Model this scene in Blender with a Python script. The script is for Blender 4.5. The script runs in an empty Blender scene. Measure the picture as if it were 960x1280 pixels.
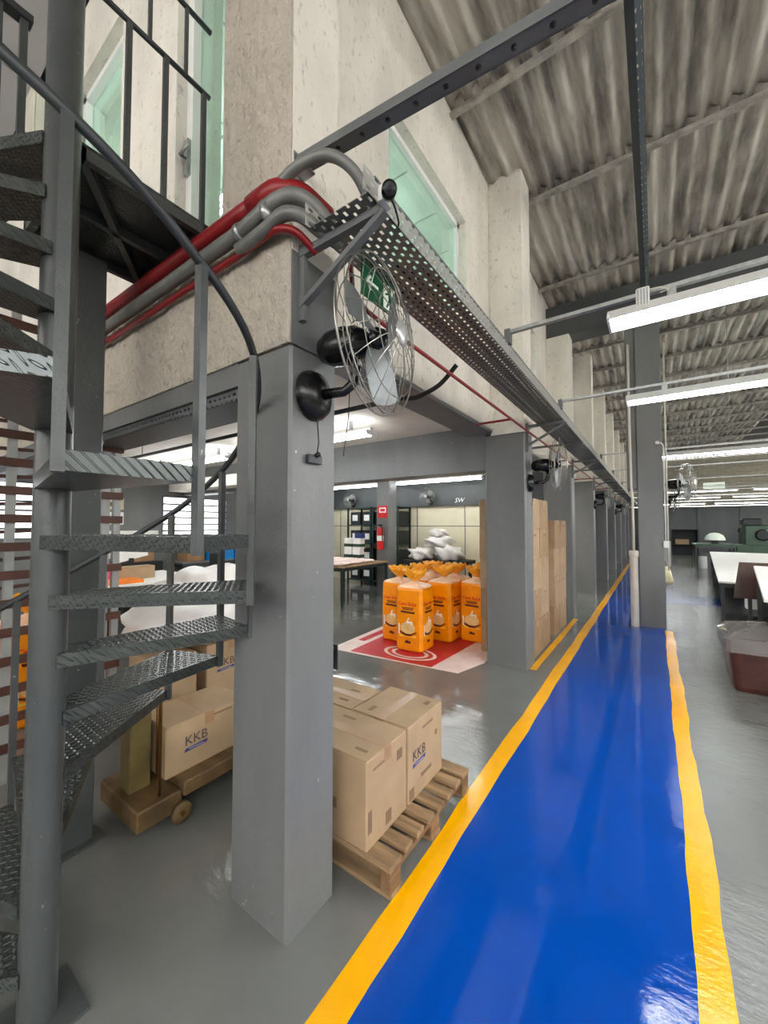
import bpy, math, random
from mathutils import Vector, Matrix, noise
random.seed(7)
R = math.radians
SC = bpy.context.scene
COL = SC.collection

# ------------------------------------------------------------------ camera
cam_d = bpy.data.cameras.new('camera'); cam = bpy.data.objects.new('camera', cam_d); COL.objects.link(cam)
cam_d.sensor_fit = 'HORIZONTAL'; cam_d.sensor_width = 36.0; cam_d.lens = 36.0 * 485.0 / 960.0
cam_d.clip_start = 0.02; cam_d.clip_end = 200
cam.location = (0, 0, 1.6)
cam.rotation_euler = (R(90) + math.atan(17 / 485.0), 0, R(34.9))
SC.camera = cam

# ------------------------------------------------------------------ world, exposure
w = bpy.data.worlds.new('world'); SC.world = w; w.use_nodes = True
bg = w.node_tree.nodes['Background']; bg.inputs[0].default_value = (1.0, 0.965, 0.93, 1); bg.inputs[1].default_value = 5.0
SC.view_settings.view_transform = 'Standard'; SC.view_settings.look = 'None'
SC.view_settings.exposure = 0.75; SC.view_settings.gamma = 1.0
SC.view_settings.use_curve_mapping = False
TUBE = 24.0          # fluorescent tube emission

# ------------------------------------------------------------------ materials
def lin(c):
    return tuple(((x / 255.0) / 12.92 if x / 255.0 <= .04045 else ((x / 255.0 + .055) / 1.055) ** 2.4) for x in c) + (1,)

class NT:
    def __init__(s, name):
        s.m = bpy.data.materials.new(name); s.m.use_nodes = True; s.t = s.m.node_tree
        s.b = s.t.nodes['Principled BSDF']; s.out = s.t.nodes['Material Output']
    def n(s, typ, **k):
        x = s.t.nodes.new(typ)
        for a, v in k.items(): setattr(x, a, v)
        return x
    def l(s, a, b): s.t.links.new(a, b)
    def math(s, op, a, b=None, c=None):
        x = s.n('ShaderNodeMath', operation=op)
        for i, v in enumerate((a, b, c)):
            if v is None: continue
            if hasattr(v, 'links'): s.l(v, x.inputs[i])
            else: x.inputs[i].default_value = v
        return x.outputs[0]
    def pos(s, scale=(1, 1, 1), local=False, rot=(0, 0, 0)):
        mp = s.n('ShaderNodeMapping'); mp.inputs['Scale'].default_value = scale; mp.inputs['Rotation'].default_value = rot
        src = s.n('ShaderNodeTexCoord').outputs['Object'] if local else s.n('ShaderNodeNewGeometry').outputs['Position']
        s.l(src, mp.inputs[0]); return mp.outputs[0]
    def noise(s, vec, scale, detail=4, rough=.55):
        x = s.n('ShaderNodeTexNoise'); x.inputs['Scale'].default_value = scale; x.inputs['Detail'].default_value = detail
        x.inputs['Roughness'].default_value = rough; s.l(vec, x.inputs['Vector']); return x.outputs[0]
    def ramp(s, fac, stops):
        x = s.n('ShaderNodeValToRGB'); e = x.color_ramp.elements
        while len(e) < len(stops): e.new(.5)
        for i, (p, c) in enumerate(stops): e[i].position = p; e[i].color = c
        s.l(fac, x.inputs[0]); return x.outputs[0]
    def mix(s, fac, a, b, blend='MIX'):
        x = s.n('ShaderNodeMix', data_type='RGBA', blend_type=blend)
        for i, v in ((0, fac), (6, a), (7, b)):
            if hasattr(v, 'links'): s.l(v, x.inputs[i])
            else: x.inputs[i].default_value = v
        return x.outputs[2]
    def bump(s, h, strength, dist=.01):
        x = s.n('ShaderNodeBump'); x.inputs['Strength'].default_value = strength; x.inputs['Distance'].default_value = dist
        s.l(h, x.inputs['Height']); s.l(x.outputs[0], s.b.inputs['Normal']); return x

def mat(name, rgb, rough=.5, metal=0, var=.12, vs=6, bs=0, bstr=0, stretch=(1, 1, 1), bdist=.01, local=False):
    k = NT(name); c = lin(rgb)
    k.b.inputs['Roughness'].default_value = rough; k.b.inputs['Metallic'].default_value = metal
    v = k.pos(stretch, local); nz = k.noise(v, vs, 5)
    lo = tuple(x * (1 - var * 1.6) for x in c[:3]) + (1,); hi = tuple(min(1, x * (1 + var)) for x in c[:3]) + (1,)
    k.l(k.ramp(nz, [(.3, lo), (.7, hi)]), k.b.inputs['Base Color'])
    if bstr: k.bump(k.noise(v, bs, 6, .6), bstr, bdist)
    return k.m

def painted(name, rgb, worn=(175, 175, 170), rough=.42):
    """brushed paint with scuffs and a few chips"""
    k = NT(name); c = lin(rgb); v = k.pos(); vz = k.pos((1, 1, .25))
    base = k.ramp(k.noise(vz, 2.3, 5), [(.3, tuple(x * .82 for x in c[:3]) + (1,)), (.7, tuple(x * 1.14 for x in c[:3]) + (1,))])
    chip = k.ramp(k.noise(v, 22, 3, .7), [(.70, (0, 0, 0, 1)), (.73, (1, 1, 1, 1))])
    k.l(k.mix(chip, base, lin(worn)), k.b.inputs['Base Color'])
    k.b.inputs['Roughness'].default_value = rough; k.bump(k.noise(v, 14, 6, .65), .35, .012); return k.m

def glossy_floor(name, rgb, var=.1, bstr=.30, rough=.12, spec=.5):
    k = NT(name); c = lin(rgb); v = k.pos()
    k.l(k.ramp(k.noise(v, 1.6, 6), [(.3, tuple(x * (1 - var) for x in c[:3]) + (1,)), (.7, tuple(x * (1 + var) for x in c[:3]) + (1,))]), k.b.inputs['Base Color'])
    k.b.inputs['Roughness'].default_value = rough; k.b.inputs['Specular IOR Level'].default_value = spec
    big = k.noise(k.pos((1, 2.2, 1)), 4.0, 2, .5); fine = k.noise(k.pos((1, 2.4, 1)), 9.5, 5, .62)
    sx = k.n('ShaderNodeSeparateXYZ'); k.l(v, sx.inputs[0])                    # the coat is brushed rougher on the table side
    side = k.math('MULTIPLY_ADD', k.math('SMOOTH_MIN', k.math('MAXIMUM', k.math('SUBTRACT', sx.outputs[0], -.1), 0.0), .5, .1), 4.2, .16)
    patch = k.ramp(k.noise(v, 1.3, 2), [(.47, (.0, .0, .0, 1)), (.66, (1, 1, 1, 1))])
    amp = k.math('ADD', side, k.math('MULTIPLY', patch, 1.1))
    h = k.math('ADD', k.math('MULTIPLY', big, .28), k.math('MULTIPLY', fine, k.math('MULTIPLY', amp, .5)))
    k.bump(h, bstr, .03); return k.m

def perforated(name, rgb, pu, pv, hu, hv, axis_u, axis_v, metal=.6, stagger=True):
    """sheet metal with real see-through slots"""
    k = NT(name); k.b.inputs['Base Color'].default_value = lin(rgb); k.b.inputs['Metallic'].default_value = metal; k.b.inputs['Roughness'].default_value = .42
    sp = k.n('ShaderNodeSeparateXYZ'); k.l(k.n('ShaderNodeNewGeometry').outputs['Position'], sp.inputs[0])
    def ax(a): return sp.outputs['XYZ'.index(a)] if len(a) == 1 else k.math('ADD', sp.outputs['XYZ'.index(a[0])], sp.outputs['XYZ'.index(a[1])])
    v = k.math('DIVIDE', ax(axis_v), pv); u = k.math('DIVIDE', ax(axis_u), pu)
    if stagger: u = k.math('ADD', u, k.math('MULTIPLY', k.math('FLOOR', v), .5))
    fu = k.math('ABSOLUTE', k.math('SUBTRACT', k.math('FRACT', u), .5)); fv = k.math('ABSOLUTE', k.math('SUBTRACT', k.math('FRACT', v), .5))
    hole = k.math('MULTIPLY', k.math('LESS_THAN', fu, hu / 2), k.math('LESS_THAN', fv, hv / 2))
    tr = k.n('ShaderNodeBsdfTransparent'); mx = k.n('ShaderNodeMixShader')
    k.l(hole, mx.inputs[0]); k.l(k.b.outputs[0], mx.inputs[1]); k.l(tr.outputs[0], mx.inputs[2]); k.l(mx.outputs[0], k.out.inputs[0]); return k.m

def checker_plate(name, rgb):
    k = NT(name); k.b.inputs['Metallic'].default_value = .45; k.b.inputs['Roughness'].default_value = .27
    sp = k.n('ShaderNodeSeparateXYZ'); k.l(k.n('ShaderNodeNewGeometry').outputs['Position'], sp.inputs[0])
    x, y, z = sp.outputs; S = 36.0
    y2 = k.math('ADD', y, z)
    a = k.math('MULTIPLY', k.math('ADD', x, y2), S); b = k.math('MULTIPLY', k.math('SUBTRACT', x, y2), S)
    par = k.math('FRACT', k.math('MULTIPLY', k.math('ADD', k.math('FLOOR', a), k.math('FLOOR', b)), .5))   # 0 or .5
    sel = k.math('GREATER_THAN', par, .25)
    fa = k.math('SUBTRACT', k.math('FRACT', a), .5); fb = k.math('SUBTRACT', k.math('FRACT', b), .5)
    def loz(p, q): return k.math('SUBTRACT', 1.0, k.math('ADD', k.math('POWER', k.math('DIVIDE', p, .52), 2.0), k.math('POWER', k.math('DIVIDE', q, .17), 2.0)))
    h = k.math('MAXIMUM', 0.0, k.math('ADD', k.math('MULTIPLY', sel, loz(fa, fb)), k.math('MULTIPLY', k.math('SUBTRACT', 1.0, sel), loz(fb, fa))))
    h = k.math('MINIMUM', h, .6)
    c = lin(rgb); k.l(k.ramp(k.noise(k.pos(), 9, 4), [(.3, tuple(v * .8 for v in c[:3]) + (1,)), (.7, tuple(v * 1.2 for v in c[:3]) + (1,))]), k.b.inputs['Base Color'])
    k.bump(h, 1.0, .014); return k.m

def corrugated():
    k = NT('fibre_cement'); k.b.inputs['Roughness'].default_value = .9
    v = k.pos((5, .5, 1)); base = k.ramp(k.noise(v, 2.2, 6), [(.25, lin((140, 132, 122))), (.5, lin((186, 180, 170))), (.8, lin((214, 210, 200)))])
    soot = k.ramp(k.noise(k.pos((2.6, .45, 1)), 1.7, 6, .65), [(.46, (0, 0, 0, 1)), (.70, (1, 1, 1, 1))])
    c = k.mix(k.math('MULTIPLY', soot, .78), base, lin((58, 54, 50)))
    sp = k.n('ShaderNodeSeparateXYZ'); k.l(k.n('ShaderNodeTexCoord').outputs['Object'], sp.inputs[0])
    e = k.math('MINIMUM', sp.outputs[1], k.math('SUBTRACT', 1.0, sp.outputs[1]))      # sheet is one unit long, scaled
    e = k.math('ADD', e, k.math('MULTIPLY', k.math('SUBTRACT', k.noise(k.pos(), 7, 4), .5), .16))
    lap = k.ramp(e, [(.0, (1, 1, 1, 1)), (.06, (0, 0, 0, 1))])
    k.l(k.mix(k.math('MULTIPLY', lap, .5), c, lin((44, 40, 37))), k.b.inputs['Base Color'])
    k.bump(k.noise(k.pos(), 60, 3), .2, .004); return k.m

def emit(name, rgb, s):
    k = NT(name); k.b.inputs['Base Color'].default_value = (.9, .9, .9, 1)
    k.b.inputs['Emission Color'].default_value = lin(rgb); k.b.inputs['Emission Strength'].default_value = s; return k.m

def glass(name, rgb, opac=.35):
    k = NT(name); g = k.n('ShaderNodeBsdfGlossy'); g.inputs['Roughness'].default_value = .03; g.inputs['Color'].default_value = (.9, 1, .97, 1)
    t = k.n('ShaderNodeBsdfTransparent'); t.inputs[0].default_value = lin(rgb)
    k.b.inputs['Base Color'].default_value = lin(rgb); k.b.inputs['Roughness'].default_value = .3
    f = k.n('ShaderNodeFresnel'); f.inputs[0].default_value = 1.5
    m1 = k.n('ShaderNodeMixShader'); m1.inputs[0].default_value = opac; k.l(t.outputs[0], m1.inputs[1]); k.l(k.b.outputs[0], m1.inputs[2])
    m2 = k.n('ShaderNodeMixShader'); k.l(k.math('MULTIPLY', f.outputs[0], k.math('SUBTRACT', 1.0, k.n('ShaderNodeNewGeometry').outputs['Backfacing'])), m2.inputs[0]); k.l(m1.outputs[0], m2.inputs[1]); k.l(g.outputs[0], m2.inputs[2])
    k.l(m2.outputs[0], k.out.inputs[0]); return k.m

def rough_render(name, rgb, deep=1.0):
    k = NT(name); c = lin(rgb); v = k.pos((1, 1, .6)); k.b.inputs['Roughness'].default_value = .9
    n1 = k.noise(v, 26, 6, .65); n2 = k.noise(k.pos((1, 1, .45)), 2.0, 5)
    b = k.ramp(n2, [(.3, tuple(x * .78 for x in c[:3]) + (1,)), (.6, c), (.85, tuple(min(1, x * 1.1) for x in c[:3]) + (1,))])
    pit_shade = k.ramp(n1, [(.30, (1, 1, 1, 1)), (.42, (0, 0, 0, 1))])  # pits darkened in the colour, standing in for shade in the relief
    k.l(k.mix(k.math('MULTIPLY', pit_shade, .7), b, tuple(x * .45 for x in c[:3]) + (1,)), k.b.inputs['Base Color'])
    k.bump(n1, .95 * deep, .06); return k.m

M = dict(
    floor=glossy_floor('floor_paint', (112, 114, 111), .1, .23, .045, .8), blue=glossy_floor('walkway_blue', (0, 70, 168), .08, .10, .05, .5),
    yellow=glossy_floor('line_yellow', (250, 178, 0), .1, .16, .14),
    gray=painted('column_gray', (110, 112, 112)), dgray=painted('wall_dark_gray', (72, 76, 77)),
    stair=painted('stair_gray', (68, 72, 72), (140, 143, 142), .34), tread=checker_plate('checker_plate', (76, 81, 80)), stud=mat('checker_stud', (104, 108, 106), .2, .5, .1),
    cream=rough_render('rough_cream', (214, 205, 190)), white=rough_render('white_plaster', (232, 228, 218), .3),
    slab=mat('slab_white', (224, 219, 210), .9, var=.1, vs=1.5, bs=8, bstr=.3),
    cwall=mat('cream_wall', (226, 218, 190), .7, var=.05, vs=2), panel=mat('ceiling_panel', (168, 168, 168), .85, var=.05, vs=2),
    roof=corrugated(), purlin=mat('purlin_metal', (168, 164, 156), .55, .3, .25, 9),
    steel=mat('strut_steel', (104, 107, 108), .45, .05, .12, 7, 30, .1), darksteel=mat('dark_steel', (58, 62, 64), .5, .3),
    trayside=perforated('tray_side_galvanised', (186, 188, 184), .05, .028, .5, .42, 'Y', 'XZ', .25), galv=mat('galvanised', (170, 174, 174), .35, .75, .15, 25), tray=perforated('tray_perforated', (120, 124, 122), .05, .028, .5, .42, 'Y', 'XZ'),
    traydark=perforated('tray_painted', (92, 96, 98), .04, .03, .55, .5, 'X', 'YZ', .2), channel=perforated('channel_perforated', (98, 108, 116), .10, .05, .3, .62, 'Y', 'XZ', .3, False),
    red=mat('pipe_red', (136, 18, 24), .38, 0, .15, 8, 20, .15), grpipe=mat('pipe_gray', (118, 120, 116), .45, .2, .15, 10, 20, .15),
    pvc=mat('pvc_white', (214, 208, 196), .4, var=.06), black=mat('black_plastic', (16, 17, 18), .25, var=.2), rubber=mat('black_rubber', (26, 26, 27), .65),
    wire=mat('chrome_wire', (150, 148, 142), .3, .8, .1), alu=mat('fan_blade', (112, 117, 118), .35, .2, .1), hub=mat('hub_silver', (190, 190, 188), .3, .5),
    card=mat('cardboard', (172, 146, 114), .75, var=.09, vs=4, bs=40, bstr=.1), card3=mat('cardboard_worn', (158, 130, 98), .75, var=.1, vs=4, bs=40, bstr=.1), card2=mat('cardboard_dark', (150, 116, 82), .8, var=.12, vs=5),
    tape=mat('packing_tape', (162, 128, 92), .3, var=.06), ink=mat('print_ink', (132, 106, 80), .8, var=.1), inkdark=mat('print_dark', (74, 62, 62), .8), inkblue=mat('print_blue', (50, 62, 120), .7), inkpale=mat('print_pale', (150, 150, 190), .7),
    wood=mat('pallet_wood', (150, 122, 90), .8, var=.28, vs=7, bs=26, bstr=.4, stretch=(.35, 3, 3)),
    wood2=mat('pallet_wood_side', (128, 98, 68), .85, var=.3, vs=7, bs=26, bstr=.4, stretch=(3, .35, 3)),
    orange=mat('orange_wrap', (255, 150, 0), .3, var=.07, vs=9, bs=11, bstr=.25), orange2=mat('orange_ruffle', (250, 164, 24), .3, var=.12, vs=20),
    wrap=mat('bag_shoulder_highlight', (246, 208, 172), .35, var=.12, vs=14, bs=22, bstr=.4), redink=mat('print_red', (214, 40, 20), .6), brown=mat('print_brown', (92, 36, 16), .6), beige=mat('print_cake', (236, 196, 130), .6), pwhite=mat('print_white', (245, 238, 226), .6), pyellow=mat('print_yellow', (255, 204, 70), .5),  # bag shoulder colour has its pinkish-white highlights painted in
    matred=mat('mat_red', (196, 36, 48), .35, var=.14, vs=5, bs=9, bstr=.3), matwhite=mat('mat_white', (232, 214, 206), .4, var=.08, vs=6, bs=9, bstr=.3),
    film=mat('plastic_film', (226, 222, 218), .3, var=.07, vs=4, bs=9, bstr=.6), clear=glass('clear_liner', (214, 208, 205), .3),
    slat=mat('slat_brown', (74, 40, 28), .55, var=.2, vs=8), upright=mat('rack_gray', (150, 152, 150), .45, .2),
    olive=mat('scale_olive', (112, 98, 56), .5, var=.3, vs=6, bs=18, bstr=.2), olive2=mat('scale_base', (104, 82, 50), .6, var=.35, vs=7, bs=18, bstr=.3), brass=mat('rod_brass', (106, 74, 32), .4, .6),
    green=mat('sign_green', (16, 92, 58), .35, var=.06), sign=mat('sign_white', (236, 246, 232), .4, var=.02), paper=mat('paper_white', (238, 238, 234), .7, var=.03),
    lampw=mat('lamp_white', (228, 230, 228), .4, var=.03), tube=emit('fluorescent_tube', (246, 250, 252), TUBE), tube2=emit('room_tube', (246, 250, 252), TUBE * .7), daylight=emit('louvre_daylight', (248, 252, 255), 1.6),
    gl=glass('office_glass', (230, 246, 238), .14), pane=glass('clear_glass', (244, 243, 242), .06),
    tile=mat('office_tile', (214, 224, 218), .85, var=.04), office=mat('office_wall', (218, 226, 216), .8, var=.04),
    top=mat('table_white', (240, 238, 230), .3, var=.03), tframe=mat('table_frame', (72, 74, 76), .4, .4), brownboard=mat('brown_board', (72, 46, 32), .45, var=.25, vs=6, bs=15, bstr=.2),
    bin=mat('bin_maroon', (80, 42, 36), .4, var=.25, vs=5, bs=20, bstr=.15), mgreen=mat('machine_green', (52, 76, 58), .45, .1, .2, 5), mdark=mat('machine_dark', (32, 36, 36), .5, .2, .2),
    shelfg=mat('shelf_green', (24, 46, 44), .5, var=.2), blueplastic=mat('blue_plastic', (16, 132, 206), .35, var=.08), orangefile=mat('orange_tray', (244, 130, 30), .5), pink=mat('pink_bottle', (232, 30, 110), .35), cream2=mat('canvas_bag', (214, 206, 170), .8, var=.1, vs=9, bs=16, bstr=.4),
    beigeclad=mat('beige_cladding', (158, 154, 138), .7, var=.1), box=mat('panel_beige', (204, 202, 186), .45, .05, .08), padlock=mat('padlock_red', (150, 30, 24), .4), pinkcloth=mat('pink_parcels', (236, 212, 204), .7, var=.12, vs=14), exred=mat('extinguisher_red', (206, 34, 30), .3),
)

# ------------------------------------------------------------------ mesh helpers
class MB:
    def __init__(s): s.v = []; s.f = []; s.mi = []; s.smooth = set()
    def add(s, vs, fs, smooth=False, m=0):
        o = len(s.v); s.v += [tuple(p) for p in vs]
        for f in fs:
            if smooth: s.smooth.add(len(s.f))
            s.f.append(tuple(i + o for i in f)); s.mi.append(m)
        return s
    def box(s, x0, x1, y0, y1, z0, z1, m=0):
        return s.add([(x0, y0, z0), (x1, y0, z0), (x1, y1, z0), (x0, y1, z0), (x0, y0, z1), (x1, y0, z1), (x1, y1, z1), (x0, y1, z1)],
                     [(0, 3, 2, 1), (4, 5, 6, 7), (0, 1, 5, 4), (1, 2, 6, 5), (2, 3, 7, 6), (3, 0, 4, 7)], m=m)
    def bbox(s, x0, x1, y0, y1, z0, z1, b=.004):
        """box with chamfered vertical and top edges"""
        def ring(x0, x1, y0, y1, z, c): return [(x0 + c, y0, z), (x1 - c, y0, z), (x1, y0 + c, z), (x1, y1 - c, z), (x1 - c, y1, z), (x0 + c, y1, z), (x0, y1 - c, z), (x0, y0 + c, z)]
        vs = ring(x0, x1, y0, y1, z0, b) + ring(x0, x1, y0, y1, z1 - b, b) + ring(x0 + b, x1 - b, y0 + b, y1 - b, z1, b * .6)
        fs = [tuple(range(7, -1, -1)), tuple(range(16, 24))]
        for k in (0, 8):
            for i in range(8): fs.append((k + i, k + (i + 1) % 8, k + 8 + (i + 1) % 8, k + 8 + i))
        return s.add(vs, fs)
    def tube(s, path, r, n=8, cap=True, closed=False, up=None, m=0):
        P = [Vector(p) for p in path]; rr = r if isinstance(r, (list, tuple)) else [r] * len(P)
        vs = []; L = len(P); prev = None
        for i, p in enumerate(P):
            if closed: d = P[(i + 1) % L] - P[i - 1]
            else: d = P[min(i + 1, L - 1)] - P[max(i - 1, 0)]
            d.normalize()
            if prev is None:
                a = Vector(up) if up else (Vector((0, 0, 1)) if abs(d.z) < .9 else Vector((1, 0, 0)))
            else: a = prev
            x = a - d * a.dot(d)
            if x.length < 1e-6: x = d.orthogonal()
            x.normalize(); y = d.cross(x); prev = x
            for k in range(n):
                t = 2 * math.pi * (k + .5) / n; vs.append(p + (x * math.cos(t) + y * math.sin(t)) * rr[i])
        fs = []
        for i in range(L if closed else L - 1):
            j = (i + 1) % L
            for k in range(n): fs.append((i * n + k, i * n + (k + 1) % n, j * n + (k + 1) % n, j * n + k))
        if cap and not closed: fs += [tuple(range(n - 1, -1, -1)), tuple((L - 1) * n + k for k in range(n))]
        return s.add(vs, fs, n > 4, m)
    def lathe(s, prof, n=20, org=(0, 0, 0), axis='z', m=0):
        vs = []; fs = []; O = Vector(org)
        for (r, h) in prof:
            for k in range(n):
                t = 2 * math.pi * k / n; a, b = r * math.cos(t), r * math.sin(t)
                vs.append(O + Vector((a, b, h) if axis == 'z' else ((h, a, b) if axis == 'x' else (b, h, a))))
        for i in range(len(prof) - 1):
            for k in range(n): fs.append((i * n + k, i * n + (k + 1) % n, (i + 1) * n + (k + 1) % n, (i + 1) * n + k))
        s.add(vs, fs, True, m)
        return s.add(vs[:n], [tuple(range(n - 1, -1, -1))], m=m).add(vs[-n:], [tuple(range(n))], m=m)
    def prism(s, poly, vec, m=0):
        """closed polygon of 3-D points, pushed along vec"""
        n = len(poly); P = [Vector(p) for p in poly]; V = Vector(vec)
        nrm = Vector((0, 0, 0))
        for i in range(n): nrm += P[i].cross(P[(i + 1) % n])
        if nrm.dot(V) > 0: P.reverse()
        return s.add(P + [p + V for p in P], [tuple(range(n)), tuple(range(2 * n - 1, n - 1, -1))] + [(i, i + n, (i + 1) % n + n, (i + 1) % n) for i in range(n)], m=m)
    def bar(s, a, b, w, h, up=(0, 0, 1)):
        """rectangular bar from a to b"""
        a, b = Vector(a), Vector(b); d = (b - a).normalized(); u = Vector(up); x = d.cross(u)
        if x.length < 1e-4: x = d.orthogonal()
        x.normalize(); u = x.cross(d).normalized(); x *= w / 2; u *= h / 2
        return s.add([a - x - u, a + x - u, a + x + u, a - x + u, b - x - u, b + x - u, b + x + u, b - x + u],
                     [(0, 1, 2, 3), (4, 7, 6, 5), (0, 4, 5, 1), (1, 5, 6, 2), (2, 6, 7, 3), (3, 7, 4, 0)])
    def build(s, name, m, parent=None, world=True):
        o = origin(parent) if (parent is not None and world) else Vector((0, 0, 0))
        me = bpy.data.meshes.new(name); me.from_pydata([Vector(p) - o for p in s.v], [], s.f)
        ms = m if isinstance(m, (list, tuple)) else [m]
        for x in ms: me.materials.append(M[x] if isinstance(x, str) else x)
        for i, p in enumerate(me.polygons):
            p.use_smooth = i in s.smooth; p.material_index = s.mi[i]
        me.update()
        ob = bpy.data.objects.new(name, me); COL.objects.link(ob)
        if parent is not None: ob.parent = parent
        return ob

def relief(b, x0, x1, z0, z1, y, step=.0155, amp=.011):
    """thrown render: an uneven crust in front of a wall face that looks towards -Y"""
    nx, nz = int((x1 - x0) / step), int((z1 - z0) / step); vs = []; fs = []
    for i in range(nx + 1):
        for j in range(nz + 1):
            x, z = x0 + (x1 - x0) * i / nx, z0 + (z1 - z0) * j / nz
            n_ = noise.noise((x * 21, z * 15, 1.3)) + .7 * noise.noise((x * 47, z * 38, 7.7)) + .6 * noise.noise((x * 6, z * 5, 3.1))
            e = min(1, min(i, nx - i, j, nz - j) / 2)
            vs.append((x, y - .001 - e * max(0, .006 + amp * n_), z))
    for i in range(nx):
        for j in range(nz):
            k = i * (nz + 1) + j; fs.append((k, k + nz + 1, k + nz + 2, k + 1))
    return b.add(vs, fs, False)
def origin(o):
    v = Vector((0, 0, 0))
    while o is not None: v += o.location; o = o.parent
    return v
def tag(o, label, cat, group=None):
    o['label'] = label; o['category'] = cat
    if group: o['group'] = group
    return o
def thing(name, label, cat, loc=(0, 0, 0), group=None, rz=0):
    o = bpy.data.objects.new(name, None); COL.objects.link(o); o.location = loc; o.rotation_euler = (0, 0, rz); o.empty_display_size = .1
    return tag(o, label, cat, group)
def struct(o, label=None):
    o['kind'] = 'structure'
    if label: o['label'] = label
    return o
def copy_tree(o, parent=None):
    c = o.copy(); COL.objects.link(c); c.parent = parent
    for ch in list(o.children): copy_tree(ch, c)
    return c
def Bx(name, m, parent, *a): return MB().box(*a).build(name, m, parent)
def text(name, s, size, m, parent, org, right, up, shear=0, align='CENTER', bold=0):
    """flat lettering as a mesh lying on a surface, slightly proud of it"""
    cu = bpy.data.curves.new(name, 'FONT'); cu.body = s; cu.size = size; cu.shear = shear; cu.align_x = align; cu.align_y = 'CENTER'; cu.extrude = .0006; cu.resolution_u = 2; cu.offset = bold
    t = bpy.data.objects.new(name, cu); COL.objects.link(t); dg = bpy.context.evaluated_depsgraph_get()
    me = bpy.data.meshes.new_from_object(t.evaluated_get(dg)); bpy.data.objects.remove(t)
    r = Vector(right).normalized(); u = Vector(up).normalized(); n = r.cross(u); O = Vector(org) - (origin(parent) if parent else Vector())
    me.transform(Matrix(((r.x, u.x, n.x, O.x), (r.y, u.y, n.y, O.y), (r.z, u.z, n.z, O.z), (0, 0, 0, 1))))
    me.materials.clear(); me.materials.append(M[m]); ob = bpy.data.objects.new(name, me); COL.objects.link(ob); ob.parent = parent; return ob
def sm(P, n=6):
    P = [Vector(p) for p in P]; out = []
    for i in range(len(P) - 1):
        a, b, c, d = P[max(i - 1, 0)], P[i], P[i + 1], P[min(i + 2, len(P) - 1)]
        if (c - b).length > 1.0: out.append(b); continue
        if (b - a).length > 1.0: a = b
        for k in range(n):
            t = k / n; out.append(.5 * (2 * b + (c - a) * t + (2 * a - 5 * b + 4 * c - d) * t * t + (3 * b - a - 3 * c + d) * t ** 3))
    return out + [P[-1]]
def wob(y, s, a): return a * (math.sin(y * 3.1 + s) * .5 + math.sin(y * 7.7 + s * 2.3) * .3 + math.sin(y * 17.3 + s * 4.1) * .2)

# ================================================================== SETTING
XO, XW, ZR = -1.18, -1.57, 5.65          # column face, wall face, roof
COLY = [1.04, 4.45, 7.40, 10.35, 13.3, 16.25, 19.2, 22.15, 25.1, 28.0]
struct(Bx('floor', 'floor', None, -9, 9.2, -6, 30.2, -.15, 0), 'glossy gray painted concrete floor')

# painted walkway and lines, thin coats of paint with hand-made edges
def strip(name, m, xl, xr, y0, y1, z, wl, wr, label, seeds, n=140):
    b = MB(); vs = []; fs = []
    for i in range(n + 1):
        y = y0 + (y1 - y0) * (i / n) ** 1.6
        a, c = xl + wob(y, seeds[0], wl), xr + wob(y, seeds[1], wr); vs += [(a, y, 0.0), (c, y, 0.0), (a, y, z), (c, y, z)]
    for i in range(n):
        k = 4 * i; fs += [(k + 2, k + 3, k + 7, k + 6), (k, k + 2, k + 6, k + 4), (k + 1, k + 5, k + 7, k + 3)]
    b.add(vs, fs); return struct(b.build(name, m), label)
strip('floor_walkway', 'blue', -.86, .11, -4, 29.9, .0012, .004, .004, 'long glossy blue painted walkway', (1, 2))
strip('floor_line', 'yellow', -.955, -.845, -4, 29.9, .0022, .009, .008, 'yellow line along the column side of the blue walkway', (3, 4))
strip('floor_line', 'yellow', .092, .195, -4, 7.35, .0022, .009, .014, 'yellow line on the table side of the blue walkway', (5, 6))
strip('floor_line', 'yellow', -1.178, -1.105, 4.52, 7.38, .0022, .003, .006, 'short yellow line beside the carton stacks', (7, 8), 40)
struct(MB().box(.11, 1.15, 10.2, 11.3, 0, .0012).build('floor_crossing', 'blue'), 'blue painted crossing strip beyond the concrete post')

# roof: corrugated sheets on purlins
ceil = Bx('ceiling', 'darksteel', None, -9, 9.2, -6, 30.2, ZR + .22, ZR + .3); struct(ceil, 'factory roof of corrugated sheets')
PUR = [-4.2, -2.65, -1.1, .4, 1.9, 3.4, 4.91, 6.9, 8.4, 9.9, 11.4, 12.9, 14.4, 15.9, 17.4, 18.9, 20.4, 21.9, 23.4, 24.9, 26.4, 27.9, 29.6]
W6 = 1.062
b = MB(); vs = []; fs = []; NS = 48
for i in range(NS + 1):
    x = W6 * i / NS; z = .026 * math.cos(2 * math.pi * x / .177)
    vs += [(x, 0, z), (x, 1, z), (x, 0, z + .008), (x, 1, z + .008)]
for i in range(NS):
    k = 4 * i; fs += [(k, k + 1, k + 5, k + 4), (k + 2, k + 6, k + 7, k + 3), (k, k + 4, k + 6, k + 2), (k + 1, k + 3, k + 7, k + 5)]
b.add(vs, fs, True); sheet = b.build('roof_sheet', 'roof', ceil); first = True
for j in range(len(PUR) - 1):
    for i in range(7 if PUR[j] < 16 else 5):
        o = sheet if first else sheet.copy()
        if not first: COL.objects.link(o); o.parent = ceil
        first = False
        o.location = (-1.80 + W6 * i * .998 + (j % 2) * .03, PUR[j] - .06, ZR + .06 + (.006 if (i + j) % 2 else 0)); o.scale = (1, PUR[j + 1] - PUR[j] + .12, 1)
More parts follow.
